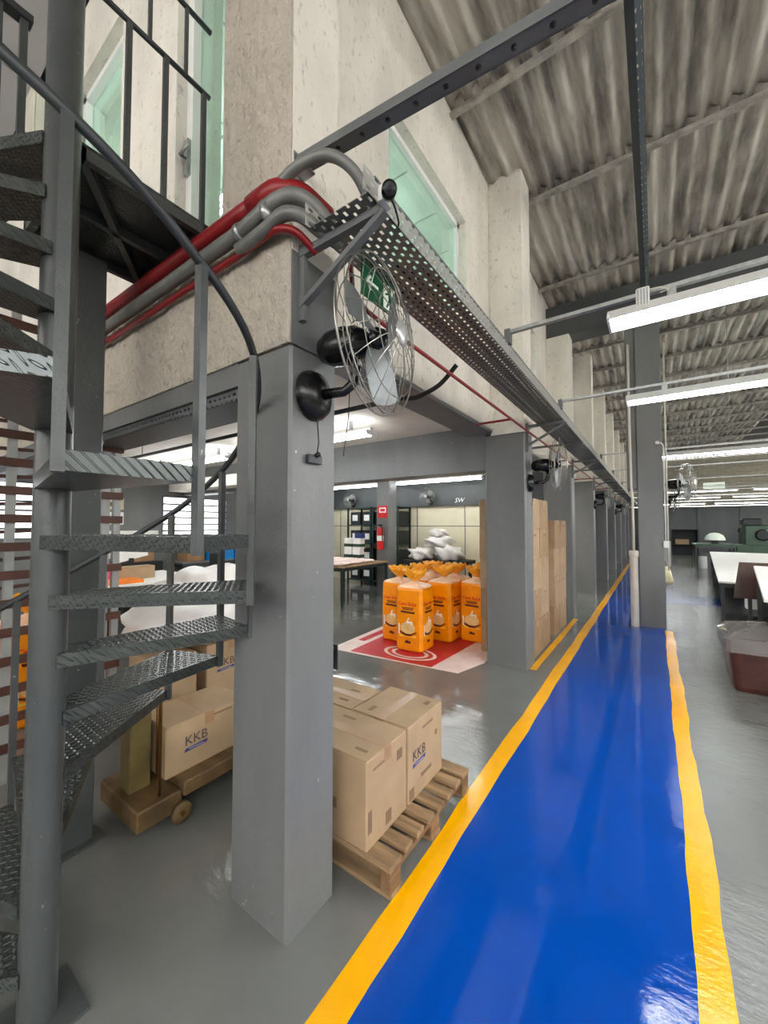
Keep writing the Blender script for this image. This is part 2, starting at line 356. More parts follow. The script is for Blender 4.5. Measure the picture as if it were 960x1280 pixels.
for y in PUR:
    q = MB(); q.box(XW - .2, 5.7, y - .03, y + .03, ZR - .035, ZR - .01).box(XW - .2, 5.7, y - .004, y + .004, ZR - .01, ZR + .03).build('purlin', 'purlin', ceil)
# plain panels over the stair corner and the far side
for i in range(5):
    for j in range(5):
        Bx('ceiling_panel', 'panel', ceil, -8.95 + i * 1.45, -8.95 + i * 1.45 + 1.435, -6 + j * 1.4, -6 + j * 1.4 + 1.385, ZR, ZR + .03)
Bx('ceiling_panel', 'panel', ceil, 5.62, 9.1, -6, 30, ZR, ZR + .03)

# far wall, unseen right and rear walls with windows for daylight, left walls
fw = Bx('wall_far', 'dgray', None, XW, 9.2, 29.9, 30.1, 0, 2.75); struct(fw, 'dark gray far wall of the hall')
for i in range(9): MB().box(XW, 9.2, 29.84, 30.1, 2.78 + i * .32, 2.78 + i * .32 + .30).build('cladding_board', 'beigeclad', fw)
for i in range(5): Bx('pilaster', 'dgray', fw, .2 + i * 1.9, .5 + i * 1.9, 29.8, 29.9, 0, 2.75)
q = MB().box(-8.7, 9.2, -6.2, -6, 0, 2.4).box(-8.7, 9.2, -6.2, -6, 5.2, ZR + .1)
for i in range(7): q.box(-8.7 + i * 2.9, -8.2 + i * 2.9, -6.2, -6, 2.4, 5.2)
struct(q.build('wall_rear', 'white'), 'white rear wall of the hall with added high windows')
for i in range(6):  # unseen rear windows, added to light the corner pier from behind
    x0 = -8.2 + i * 2.9
    wn = struct(MB().box(x0, x0 + 2.4, -6.12, -6.08, 2.4, 2.45).box(x0, x0 + 2.4, -6.12, -6.08, 5.15, 5.2).box(x0 + 1.17, x0 + 1.23, -6.12, -6.08, 2.45, 5.15).build('window_%d' % (i + 60), 'steel'), 'unseen high window added in the rear wall for light')
    Bx('pane', 'pane', wn, x0, x0 + 2.4, -6.105, -6.095, 2.45, 5.15)
rw = MB(); rw.box(9, 9.2, -6, 30, 0, 2.6).box(9, 9.2, -6, 30, 5.0, ZR + .1)
for i in range(13): rw.box(9, 9.2, -6 + i * 3, -5.5 + i * 3, 2.6, 5.0)
struct(rw.build('wall_right', 'white'), 'hall wall with an unseen band of windows for daylight')
for i in range(12):  # unseen side windows, band enlarged to light the roof and upper wall
    wn = struct(MB().box(9.06, 9.1, -5.5 + i * 3, -3 + i * 3, 2.6, 2.65).box(9.06, 9.1, -5.5 + i * 3, -3 + i * 3, 4.95, 5.0).box(9.06, 9.1, -4.28 + i * 3, -4.22 + i * 3, 2.65, 4.95).build('window_%d' % (i + 10), 'steel'), 'unseen high side window letting daylight into the hall')
    Bx('pane', 'pane', wn, 9.075, 9.085, -5.5 + i * 3, -3 + i * 3, 2.65, 4.95)

# lower storage room: walls, slab, beams
lw = MB()
WINS = [(-.6, 2.05, 1.36, 2.34), (4.0, 5.55, 1.31, 2.24), (6.3, 7.8, 1.31, 2.24)]
ys = -6
for (a, c, z0, z1) in WINS:
    lw.box(-8.7, -8.5, ys, a, 0, ZR).box(-8.7, -8.5, a, c, 0, z0).box(-8.7, -8.5, a, c, z1, ZR); ys = c
lw.box(-8.7, -8.5, ys, 9.2, 0, ZR); struct(lw.build('wall_left', 'gray'), 'gray wall of the storage room with louvred windows')
for i, (a, c, z0, z1) in enumerate(WINS):
    q = MB(); q.box(-8.6, -8.5, a, a + .05, z0, z1).box(-8.6, -8.5, c - .05, c, z0, z1).box(-8.6, -8.5, (a + c) / 2 - .03, (a + c) / 2 + .03, z0, z1)
    q.box(-8.6, -8.5, a, c, z0, z0 + .04).box(-8.6, -8.5, a, c, z1 - .04, z1)
    wn = struct(q.build('window_%d' % (i + 1), 'steel'), 'bright louvred window in the storage room')
    nl = 6
    for k in range(nl):
        z = z0 + .04 + (z1 - z0 - .08) * (k + .5) / nl
        if k: MB().box(-8.50, -8.47, a + .05, c - .05, z - (z1 - z0 - .08) / nl / 2 - .015, z - (z1 - z0 - .08) / nl / 2 + .015).build('louvre_rail', 'mdark', wn)
        MB().bar((-8.55, a + .05, z), (-8.55, c - .05, z), .012, (z1 - z0 - .08) / nl * .9, up=(.25, 0, 1)).build('louvre_blade', 'daylight', wn)
bw = struct(MB().box(-8.5, XW - .2, 9.0, 9.2, 0, 2.1).build('wall_back', 'cwall'), 'cream back wall of the storage room')
for i in range(5): Bx('joint_strip', 'dgray', bw, -7.9 + i * 1.35, -7.885 + i * 1.35, 8.992, 9.0, 0, 2.1)
Bx('joint_strip', 'dgray', bw, -8.5, XW - .2, 8.992, 9.0, 1.58, 1.595)
Bx('lintel_beam', 'dgray', bw, -8.5, XW - .2, 8.9, 9.2, 2.1, 2.8)
text('painted_letters', 'SW', .16, 'paper', bw, (-3.95, 8.899, 2.22), (1, 0, 0), (0, 0, 1), .3)
struct(Bx('ceiling_slab', 'slab', None, -8.5, XW - .2, 1.31, 9.0, 2.8, 2.94), 'white concrete slab under the upper floor')
struct(MB().box(-8.5, -1.54, 1.05, 1.31, 2.235, 2.36).build('trim_1', 'gray'), 'gray painted lower edge of the front beam')
struct(relief(MB().box(-8.5, XO - .006, 1.04, 1.31, 2.34, 2.94), -3.6, XO - .006, 2.34, 2.94, 1.04).build('wall_front', 'cream'), 'rough cream render band above the storage room opening')
struct(Bx('trim_2', 'gray', None, -8.5, -1.64, 4.47, 4.75, 2.26, 2.8), 'deep gray beam across the storage room')
struct(Bx('trim_3', 'slab', None, -8.4, -4.9, 4.1, 4.44, 2.32, 2.52), 'white duct casing under the gray beam')
# long beam under upper wall and upper wall with windows
wl = MB()
WY = [(2.31, 3.76)] + [(y + .9, y + 2.2) for y in COLY[1:-1]]
WZ0, WZ1 = 3.62, 4.80
ys = 1.31
for (a, c) in WY:
    wl.box(XW - .2, XW, ys, a, 2.94, ZR + .2).box(XW - .2, XW, a, c, 2.94, WZ0).box(XW - .2, XW, a, c, WZ1, ZR + .2); ys = c
wl.box(XW - .2, XW, ys, 30, 2.94, ZR + .2)
wl = struct(wl.build('wall_upper', 'white'), 'white plastered upper storey wall over the columns')
struct(MB().box(XW - .28, XW + .035, 1.31, 30, 2.72, 2.98).build('trim_4', 'white'), 'white edge of the upper floor along the walkway')
struct(MB().box(XW - .30, XW + .02, 1.31, 30, 2.69, 2.72).build('trim_5', 'gray'), 'gray soffit of the long beam')
for i, (a, c) in enumerate(WY):
    q = MB(); t = .05
    q.box(XW - .16, XW - .08, a, a + t, WZ0, WZ1).box(XW - .16, XW - .08, c - t, c, WZ0, WZ1).box(XW - .16, XW - .08, a, c, WZ0, WZ0 + t).box(XW - .16, XW - .08, a, c, WZ1 - t, WZ1)
    wn = struct(q.build('window_%d' % (30 + i), 'lampw'), 'greenish office window high above the walkway')
    Bx('pane', 'gl', wn, XW - .125, XW - .115, a + t, c - t, WZ0 + t, WZ1 - t)
lowfill = struct(MB().box(XW - .1, XW + .05, 10.7, 29.9, 0, 2.69).build('wall_storage', 'dgray'), 'dark gray wall between the far columns')
# upper room: front wall with glass door, inner walls, tiled ceiling
uf = MB(); uf.box(-1.67, XO - .006, 1.04, 1.31, 2.94, ZR + .2)
relief(uf, -1.67, XO - .006, 2.94, ZR, 1.04); struct(uf.build('wall_pier', 'cream'), 'rough cream corner pier of the upper storey')
uf = MB(); uf.box(-2.86, -2.13, 1.04, 1.31, 2.94, ZR).box(-2.13, -1.67, 1.04, 1.31, 5.15, ZR).box(-3.76, -2.86, 1.04, 1.31, 2.94, 3.95).box(-3.76, -2.86, 1.04, 1.31, 5.08, ZR).box(-8.5, -3.76, 1.04, 1.31, 2.94, ZR)
struct(uf.build('wall_upper_front', 'white'), 'cream front wall of the upper storey beside the stair')
for (nm, x0, x1, z0, z1, lb) in (('door_1', -2.13, -1.67, 2.94, 5.15, 'greenish glass door at the stair landing'), ('window_50', -3.76, -2.86, 3.95, 5.08, 'greenish window above the stair landing')):
    q = MB().box(x0, x0 + .06, 1.1, 1.2, z0, z1).box(x1 - .05, x1, 1.1, 1.2, z0, z1).box(x0, x1, 1.1, 1.2, z1 - .05, z1).box(x0, x1, 1.1, 1.2, z0, z0 + .05)
    d = struct(q.build(nm, 'lampw'), lb); Bx('pane', 'gl', d, x0 + .06, x1 - .05, 1.145, 1.155, z0 + .05, z1 - .05)
    if nm == 'door_1': MB().box(x0 + .01, x0 + .05, 1.08, 1.1, 3.55, 3.75).tube([(x0 + .03, 1.085, 3.64), (x0 + .03, 1.05, 3.64), (x0 + .13, 1.05, 3.64)], .009, 6).build('door_handle', 'galv', d)
struct(Bx('wall_office', 'office', None, -6.2, -6.1, 1.31, 9, 2.94, 5.3), 'pale wall inside the upper office')
struct(Bx('wall_office_far', 'office', None, -6.1, XW - .2, 9, 9.1, 2.94, 5.3), 'pale end wall inside the upper office')
oc = struct(Bx('ceiling_office', 'dgray', None, -6.2, XW - .2, 1.31, 9.1, 5.14, 5.2), 'tiled ceiling of the upper office')
tile = None
for i in range(7):
    for j in range(12):
        if tile is None: tile = MB().box(0, .605, 0, .605, 0, .02).build('ceiling_tile', 'tile', oc); t = tile
        else: t = tile.copy(); COL.objects.link(t); t.parent = oc
        t.location = (-6.15 + i * .625, 1.33 + j * .625, 5.118)

# columns
for i, y in enumerate(COLY):
    x0 = -1.54 if i == 0 else -1.64
    y1 = y + .27 if i == 0 else y + .33
    lab = ['gray concrete column at the stair corner with the wall fan', 'gray concrete column beside the red mat with the second wall fan', 'gray concrete column at the end of the short yellow line'] + ['gray concrete column in the far row along the walkway'] * 9
    ct = thing('concrete_column', lab[i], 'column', ((x0 + XO) / 2, (y + y1) / 2, 0), 'concrete columns of the mezzanine' if i < 3 else 'far mezzanine columns')
    q = MB(); zt = 2.66
    if i == 0:
        q.bbox(x0, XO, y, y1, 0, 2.335, .012); q.build('shaft', 'gray', ct)
        MB().box(XO - .0055, XO, y + .004, y1, 2.335, 2.72).build('corner_strip', 'gray', ct)
        MB().box(XO - .01, XO + .012, y1, y1 + .006, .96, 1.07).build('edge_bracket', 'mdark', ct)
    else:
        q.bbox(x0, XO, y, y1, 0, zt, .012); q.build('shaft', 'gray', ct)
    if i == 0: MB().box(XO - .0055, XO, y + .004, y1, 2.72, ZR + .1).build('upper_pier', 'white', ct)
    else: MB().bbox(XW, XO, y, y1, zt, (ZR + .1 if i != 2 else 5.0), .008).build('upper_pier', 'white', ct)
# storage room inner columns
for (x, y) in ((-5.2, 7.4), (-5.2, 4.45)):
    tag(MB().bbox(x - .17, x + .17, y, y + .33, 0, 2.79 if y > 5 else 2.255, .01).build('concrete_column', 'gray'), {7.4: 'gray inner column beside the dark green shelves', 4.45: 'gray inner column under the deep storage room beam'}[y] if x > -6 else 'gray column against the louvred window wall', 'column')
# concrete roof beam, walkway column
struct(MB().box(XW, 9, 7.45, 7.85, 5.0, 5.58).build('trim_6', 'dgray'), 'deep dark gray concrete beam under the roof')
pc = thing('roof_column', 'tall gray post at the edge of the blue walkway carrying the roof beam', 'column', (-.06, 7.6, 0))
MB().bbox(-.22, .12, 7.46, 7.84, 0, 5.0, .01).build('shaft', 'gray', pc)
MB().box(-.36, -.225, 7.5, 7.8, 2.2, 5.0).build('side_flange', 'gray', pc)

# ================================================================== SPIRAL STAIR
PX, PY = -1.674, .434; RISE = 2.94 / 15; RAD = .655; STEP = 27.0
st = thing('spiral_staircase', 'gray painted steel spiral staircase with checker plate treads beside the corner column', 'staircase', (PX, PY, 0))
def pol(th, r, z): return (PX + r * math.cos(R(th)), PY + r * math.sin(R(th)), z)
MB().lathe([(.051, 0), (.051, 4.6)], 24, (PX, PY, 0)).build('pole', 'stair', st)
MB().box(PX - .11, PX + .11, PY - .11, PY + .11, 0, .012).build('base_plate', 'stair', st)
def tread_start(k): return 13 + STEP * (8 - k)
for k in range(1, 16):
    z = k * RISE; t0 = tread_start(k); t1 = t0 + STEP
    def off(th, s): a = R(th); return (PX + .03 * math.cos(a) - s * .048 * math.sin(a), PY + .03 * math.sin(a) + s * .048 * math.cos(a), z - .045)
    poly = [off(t0, -1), pol(t0, RAD, z - .045), pol(t1, RAD, z - .045), off(t1, 1)]
    tr = MB().prism(poly, (0, 0, .045)).build('tread', 'tread', st)
    sb = MB(); P2 = [Vector(p) for p in poly]; c_ = R((t0 + t1) / 2); ex_ = Vector((math.cos(c_), math.sin(c_), 0)); ey_ = Vector((-ex_.y, ex_.x, 0)); O_ = Vector((PX, PY, z))
    def inside(q):
        return all(((P2[(i + 1) % 4] - P2[i]).x * (q - P2[i]).y - (P2[(i + 1) % 4] - P2[i]).y * (q - P2[i]).x) > .009 * (P2[(i + 1) % 4] - P2[i]).length for i in range(4))
    for i in range(28):
        for j in range(-9, 10):
            q = O_ + ex_ * (.08 + i * .021) + ey_ * (j * .021)
            if not inside(q): continue
            dr_ = (ex_ + ey_ * (1 if (i + j) % 2 else -1)).normalized(); nr_ = Vector((-dr_.y, dr_.x, 0)); hz_ = Vector((0, 0, .0026))
            sb.add([q - dr_ * .0125, q - nr_ * .0042, q + dr_ * .0125, q + nr_ * .0042, q - dr_ * .006 + hz_, q + dr_ * .006 + hz_], [(0, 1, 5, 4), (1, 2, 5), (2, 3, 4, 5), (3, 0, 4)])
    so = sb.build('tread_studs', 'stud', tr); so['kind'] = 'stuff'
RAILPTS = [(215, 1.00), (190, 1.17), (165, 1.34), (142, 1.508), (120, 1.668), (106, 1.778), (90, 1.90), (69, 2.06), (54, 2.14), (35, 2.24), (11, 2.345), (-4, 2.44), (-16, 2.515), (-23, 2.56), (-50, 2.78), (-80, 3.0), (-110, 3.22), (-140, 3.44), (-168, 3.62)]
def railz(th):
    p = sorted(RAILPTS)
    for (a, za), (b_, zb) in zip(p, p[1:]):
        if a <= th <= b_: return za + (zb - za) * (th - a) / (b_ - a)
    return p[-1][1]
path = [pol(th, RAD + .004, railz(th)) for th in range(215, -169, -4)]
MB().tube(path, .0135, 8).build('handrail', 'darksteel', st)
for k in range(1, 15):
    th = tread_start(k)
    if th < -166: continue
    p = pol(th, RAD + .004, 0); s = .0115; a = R(th)
    rx, ry = math.cos(a), math.sin(a)
    z0 = k * RISE - .05
    MB().bar((p[0], p[1], z0), (p[0], p[1], railz(th) - .008), .024, .024, up=(rx, ry, 0)).build('baluster', 'stair', st)
ZL = 3.07
land = MB().box(-2.47, -1.77, .50, 1.035, ZL - .012, ZL).build('landing', 'tread', st)
q = MB()
for (a, c) in (((-1.785, .50), (-1.785, 1.03)), ((-2.455, .50), (-2.455, 1.03)), ((-2.47, .515), (-1.77, .515)), ((-2.47, 1.02), (-1.77, 1.02)), ((-1.8, .53), (-2.45, 1.0)), ((-2.12, .52), (-2.12, 1.02))):
    q.bar((a[0], a[1], ZL - .036), (c[0], c[1], ZL - .036), .03, .046)
q.build('landing_frame', 'stair', land)
for y in (.67, .82, 1.0): MB().bar((-1.78, y, ZL), (-1.78, y, 3.73), .02, .02, up=(0, 1, 0)).build('baluster', 'stair', st)
for y in (.75, .91): MB().bar((-1.78, y, 3.73), (-1.78, y, 4.07), .014, .014, up=(0, 1, 0)).build('baluster', 'stair', st)
MB().tube([(-1.78, .51, 3.73), (-1.78, 1.03, 3.73)], .012, 8).build('landing_rail', 'darksteel', st)
MB().tube([(-1.78, .51, 4.07), (-1.78, 1.03, 4.07)], .012, 8).build('landing_rail', 'darksteel', st)
for (x, y) in ((-2.10, .405), (-2.10, .33)): MB().bar((x, y, 2.86), (x, y, 3.69), .024, .024, up=(0, 1, 0)).build('baluster', 'stair', st)
MB().bar((-2.10, .30, 3.70), (-2.10, .43, 3.70), .05, .03).build('landing_rail', 'darksteel', st)
sp_ = thing('support_post', 'gray steel post carrying the stair landing', 'post', (-2.45, .75, 0))
MB().bbox(-2.52, -2.38, .68, .82, 0, 3.01, .006).build('shaft', 'stair', sp_)
MB().box(-2.56, -2.34, .64, .86, 0, .012).build('base_plate', 'stair', sp_)

# brown slatted rack behind the stair
rk = thing('slatted_rack', 'tall rack of brown horizontal slats on pale gray uprights behind the stair', 'rack', (-3.35, .75, 0))
for y in (.28, .66, 1.18, 1.25): MB().box(-3.37, -3.33, y - .022, y + .022, 0, 3.05).build('upright', 'upright', rk)
MB().box(-3.42, -3.38, .43, .47, 0, 2.3).build('upright', 'upright', rk)
zz = .22
while zz < 3.05:
    MB().box(-3.33, -3.31, .1, 1.28, zz - .027, zz + .027).build('slat', 'slat', rk)
    if 1.0 < zz < 2.4: MB().bar((-3.40, .1, zz + .07), (-3.40, 1.0, zz + .11), .014, .022).build('diagonal_rail', 'slat', rk)
    zz += .178

# ================================================================== PIPES, TRAYS, STRUTS
p = thing('fire_pipe', 'thick red fire pipe along the rough cream band turning the corner', 'pipe', (-2, .985, 2.95))
arc = [(-1.25 + .11 * math.sin(t), .985 + .11 - .11 * math.cos(t), 2.935) for t in [i * math.pi / 16 for i in range(9)]]
MB().tube([(-8.4, .985, 2.965), (-2.7, .985, 2.96), (-1.45, .985, 2.94), (-1.34, .985, 2.935)], .036, 14).build('pipe_run', 'red', p)
MB().tube([(-1.36, .985, 2.935)] + arc + [(-1.14, 1.2, 2.935)], .044, 14).build('elbow', 'red', p)
p = thing('sprinkler_pipe', 'thin dark red pipe running beside the cable tray above the walkway', 'pipe', (-1.14, 1.3, 2.64))
MB().tube([(-1.14, 1.21, 2.935), (-1.14, 1.34, 2.93), (-1.14, 1.36, 2.86), (-1.14, 1.38, 2.66), (-1.14, 1.6, 2.65), (-1.14, 28, 2.65)], .012, 10).build('pipe_run', 'red', p)
for i, y in enumerate(COLY[1:7]): MB().tube([(-1.14, y - .62, 2.65), (XW + .06, y - .62, 2.65), ], .012, 8).build('branch_pipe', 'red', p)
tag(MB().tube(sm([(-8.4, 1.0, 2.785), (-1.5, 1.0, 2.785), (-1.3, .995, 2.785), (-1.2, .99, 2.775), (-1.13, 1.02, 2.75), (-1.10, 1.10, 2.70)]), .015, 8).build('red_pipe', 'red'), 'thin dark red pipe under the gray conduits bending around the corner', 'pipe')
p = thing('conduit_bundle', 'pair of gray conduits below the red pipe bending over onto the cable tray', 'conduit', (-2, .97, 2.85))
MB().tube(sm([(-8.4, .97, 2.845), (-1.55, .97, 2.845), (-1.42, .97, 2.845), (-1.30, .97, 2.86), (-1.20, .985, 2.89), (-1.13, 1.02, 2.895), (-1.08, 1.08, 2.86), (-1.05, 1.16, 2.79)]), .031, 12).build('flexible_conduit', 'grpipe', p)
MB().tube(sm([(-1.46, .99, 2.80), (-1.38, .985, 2.795), (-1.25, .98, 2.80), (-1.16, .98, 2.81), (-1.09, 1.01, 2.79), (-1.05, 1.08, 2.75), (-1.03, 1.16, 2.745)]), .026, 12).build('flexible_conduit', 'grpipe', p)
MB().tube(sm([(-1.30, .97, 2.875), (-1.19, .985, 2.95), (-1.08, 1.0, 2.985), (-.97, 1.03, 2.98), (-.90, 1.08, 2.93), (-.875, 1.14, 2.86), (-.87, 1.2, 2.77)]), .021, 12).build('flexible_conduit', 'grpipe', p)
for x in (-1.42, -1.24): MB().tube([(x - .012, .97, 2.845), (x + .012, .97, 2.845)], .036, 12).build('coupling', 'galv', p)

# cable tray along the walkway
ZT = 2.735
tr = thing('cable_tray', 'long perforated metal cable tray running above the walkway', 'cable tray', (-.92, 1.0, ZT))
q = MB(); q.box(-1.06, -.78, 1.02, 28, ZT, ZT + .004); q.build('tray_floor', 'tray', tr)
for x in (-1.06, -.784): MB().box(x, x + .004, 1.0, 28, ZT, ZT + .085).build('tray_side', 'trayside', tr)
for x in (-1.06, -.784): MB().box(x - .002, x + .006, 1.06, 28, ZT + .083, ZT + .089).build('tray_rim', 'galv', tr)
q = MB()
for i in range(5):
    q.tube([(-1.0 + .04 * i, 1.3 + .05 * i, ZT + .02)] + [(-1.0 + .04 * i + .012 * math.sin(y * 1.7 + i), y, ZT + .018) for y in range(2, 28, 2)], .011, 6)
q.build('cables', 'rubber', tr)
def bracket(y, drop=.24, x1=-.775):
    t = thing('tray_bracket', 'triangular steel bracket holding the cable tray on a column', 'bracket', (XO, y, ZT - .02), 'tray brackets on the columns')
    MB().bar((XO, y, ZT - .018), (x1, y, ZT - .018), .03, .03).build('arm', 'steel', t)
    MB().bar((XO, y, ZT - drop), (x1 + .02, y, ZT - .03), .03, .022).build('brace', 'steel', t)
    MB().bar((XO + .012, y, ZT - drop - .06), (XO + .012, y, ZT + .02), .035, .022, up=(0, 1, 0)).build('back_plate', 'steel', t)
    return t
for i, y in enumerate(COLY[:9]):
    t = bracket(y + .05)
    if i == 0: t['label'] = 'triangular steel bracket at the cable tray end on the stair corner column'; del t['group']
for y in [y + 1.35 for y in COLY[1:8]]:
    t = thing('tray_hanger', 'steel cross arm carrying the cable tray between columns', 'bracket', (XW, y, ZT - .02), 'tray hangers between the columns')
    MB().bar((XW + .035, y, ZT - .015), (-.775, y, ZT - .015), .03, .028).build('arm', 'steel', t)
    MB().bar((XW + .05, y, ZT - .02), (XW + .05, y, ZT - .24), .025, .02, up=(0, 1, 0)).build('drop_plate', 'steel', t)
# small tray under the front beam
q = MB(); q.box(-8.4, -1.56, 1.07, 1.30, 2.18, 2.184).box(-8.4, -1.56, 1.07, 1.074, 2.184, 2.233).box(-8.4, -1.56, 1.296, 1.30, 2.184, 2.233)
tag(q.build('cable_tray', 'traydark'), 'gray perforated cable tray fixed under the front beam', 'cable tray')
# horizontal steel channel fixed to the corner pier
ch = thing('steel_channel', 'gray perforated steel channel reaching from the corner pier over the walkway', 'channel', (XO, 1.07, 3.07))
A, Bv = Vector((XO + .01, 1.075, 3.07)), Vector((4.0, 1.61, 3.07))
MB().bar(A, Bv, .052, .006, up=(0, 0, 1)).build('web', 'steel', ch)
d = (Bv - A).normalized(); s = Vector((-d.y, d.x, 0)) * .026
for k in (-1, 1): MB().bar(A + s * k + Vector((0, 0, .016)), Bv + s * k + Vector((0, 0, .016)), .005, .038).build('flange', 'steel', ch)
MB().box(XO, XO + .006, 1.045, 1.10, 3.02, 3.13).box(XO, XO + .07, 1.045, 1.10, 3.035, 3.042).build('wall_plate', 'galv', ch)
for k in range(30):
    c = A + d * (.08 + k * .11); MB().tube([c + Vector((0, 0, -.0045)), c + Vector((0, 0, -.0032))], .010, 8).build('slot', 'black', ch)
for x in (2.2, 3.9):
    c = A + d * ((x - A.x) / d.x); MB().tube([c, (c.x, c.y, ZR)], .005, 6).build('hanger_rod', 'galv', ch)
# lengthwise perforated channel under the roof
pc2 = thing('roof_channel', 'long blue gray perforated channel under the roof above the walkway', 'channel', (-.09, 7.3, 5.24))
MB().box(-.045, .005, -3, 7.42, 5.22, 5.224).build('web', 'channel', pc2)
for x in (-.105, -.003): MB().box(x, x + .006, -3, 7.42, 5.224, 5.31).build('flange', 'darksteel', pc2)
MB().box(-.105, -.045, -3, 7.42, 5.222, 5.226).build('lip', 'darksteel', pc2)
for y in (-1.1, 1.9, 4.91, 6.9): MB().tube([(-.05, y, 5.30), (-.05, y, ZR - .03)], .006, 6).build('hanger_rod', 'galv', pc2)
el = thing('ribbed_light_unit', 'small white ribbed light unit clipped to a lamp rail above the walkway', 'lamp', (-.03, 2.53, 2.82))
MB().bbox(-.062, .002, 2.52, 2.56, 2.805, 2.91, .006).build('body', 'lampw', el)
for i in range(4): MB().box(-.054 + i * .014, -.048 + i * .014, 2.516, 2.52, 2.812, 2.898).build('rib', 'galv', el)
MB().tube([(.002, 2.54, 2.895), (.05, 2.54, 2.89), (.085, 2.54, 2.865), (.05, 2.54, 2.86)], .004, 5).build('wire_hook', 'pvc', el)

# conduits and fluorescent lamps of the hall
def lamp(x0, x1, y, z, label, group, ztop=None, bare=False):
    t = thing('fluorescent_lamp', label, 'lamp', ((x0 + x1) / 2, y, z), group)
    if bare: MB().bbox(x0, x1, y - .022, y + .022, z + .03, z + .085, .004).build('housing', 'lampw', t)
    else: MB().prism([(x0, y - .10, z + .015), (x0, y - .035, z + .085), (x0, y + .035, z + .085), (x0, y + .10, z + .015), (x0, y + .092, z + .012), (x0, y + .03, z + .07), (x0, y - .03, z + .07), (x0, y - .092, z + .012)], (x1 - x0, 0, 0)).build('housing', 'lampw', t)
    for s in (-.045, .045):
        MB().tube([(x0 + .05, y + s, z + .018), (x1 - .05, y + s, z + .018)], .0145, 8).build('tube', 'tube2' if bare and ztop < 3 else 'tube', t)
    for x in (x0 + .001, x1 - .013): MB().box(x, x + .012, y - .085, y + .085, z + .002, z + .05).build('end_cap', 'lampw', t)
    for x in (x0 + .3, x1 - .3): MB().box(x - .02, x + .02, y - .012, y + .012, z + .083, ztop or z + .135).build('hanger', 'galv', t)
    return t
LY = [-4.2, -2.7, -1.2, 2.58, 4.34, 8.1, 10.6, 13.6, 17.0, 21.0, 26.8]
for y in LY:
    t = thing('lamp_rail', 'steel rail along which the hall lamps hang', 'rail', (-.78, y, 2.9), 'lamp rails across the hall')
    MB().bar((-.783, y, 2.895), (8.9, y, 2.895), .03, .022).build('rail', 'galv', t)
    MB().box(-.80, -.765, y - .03, y + .03, 2.815, 2.91).build('end_clamp', 'steel', t)
    for x in (1.0, 3.8, 6.6): MB().tube([(x, y, 2.9), (x, y, ZR)], .004, 5).build('hanger_rod', 'galv', t)
    for i, x0 in enumerate((-.2, 2.6, 5.4)):
        if y in (10.6, 13.6) and i == 0: continue
        lb = {(2.58, 0): 'white fluorescent lamp on the rail with the ribbed white unit', (4.34, 0): 'white fluorescent lamp hanging in front of the roof post', (8.1, 0): 'white fluorescent lamp behind the roof post above the small hanging sign'}.get((y, i))
        lamp(x0, x0 + 2.45, y, 2.75, lb or 'white twin tube fluorescent lamp hanging over the hall', None if lb else 'hall fluorescent lamps')
for (x0, y) in ((-4.95, 3.42), (-7.6, 3.42), (-5.4, 8.0), (-8.0, 8.0), (-4.6, 6.2), (-7.2, 6.2)):
    lamp(x0, x0 + 2.4, y, 2.60, 'white fluorescent lamp under the storage room slab', 'storage room lamps', 2.8, True)
for (x0, y) in ((-3.6, 2.0), (-3.6, 3.4), (-3.6, 5.6), (-5.6, 2.6), (-5.6, 5.0)): lamp(x0, x0 + 1.3, y, 4.55, 'fluorescent lamp, one of several added to brighten the office', 'office lamps', 5.118, True)  # extra lamps added to brighten the ceiling behind the office glass
cdt = thing('lamp_conduit', 'dark conduit hanging under the storage room slab with a black hose to the tray', 'conduit', (-3, 2.55, 2.6))
MB().tube([(-8.4, 2.55, 2.60), (XW - .05, 2.55, 2.60)], .02, 8).build('conduit', 'darksteel', cdt)
MB().tube(sm([(XW - .05, 2.55, 2.60), (XW + .06, 2.55, 2.58), (-1.40, 2.52, 2.58), (-1.25, 2.5, 2.62), (-1.12, 2.5, 2.73)]), .017, 8).build('hose', 'rubber', cdt)
for x in (-7.5, -6, -4.5, -3): MB().tube([(x, 2.55, 2.6), (x, 2.55, 2.8)], .005, 5).build('hanger_rod', 'darksteel', cdt)

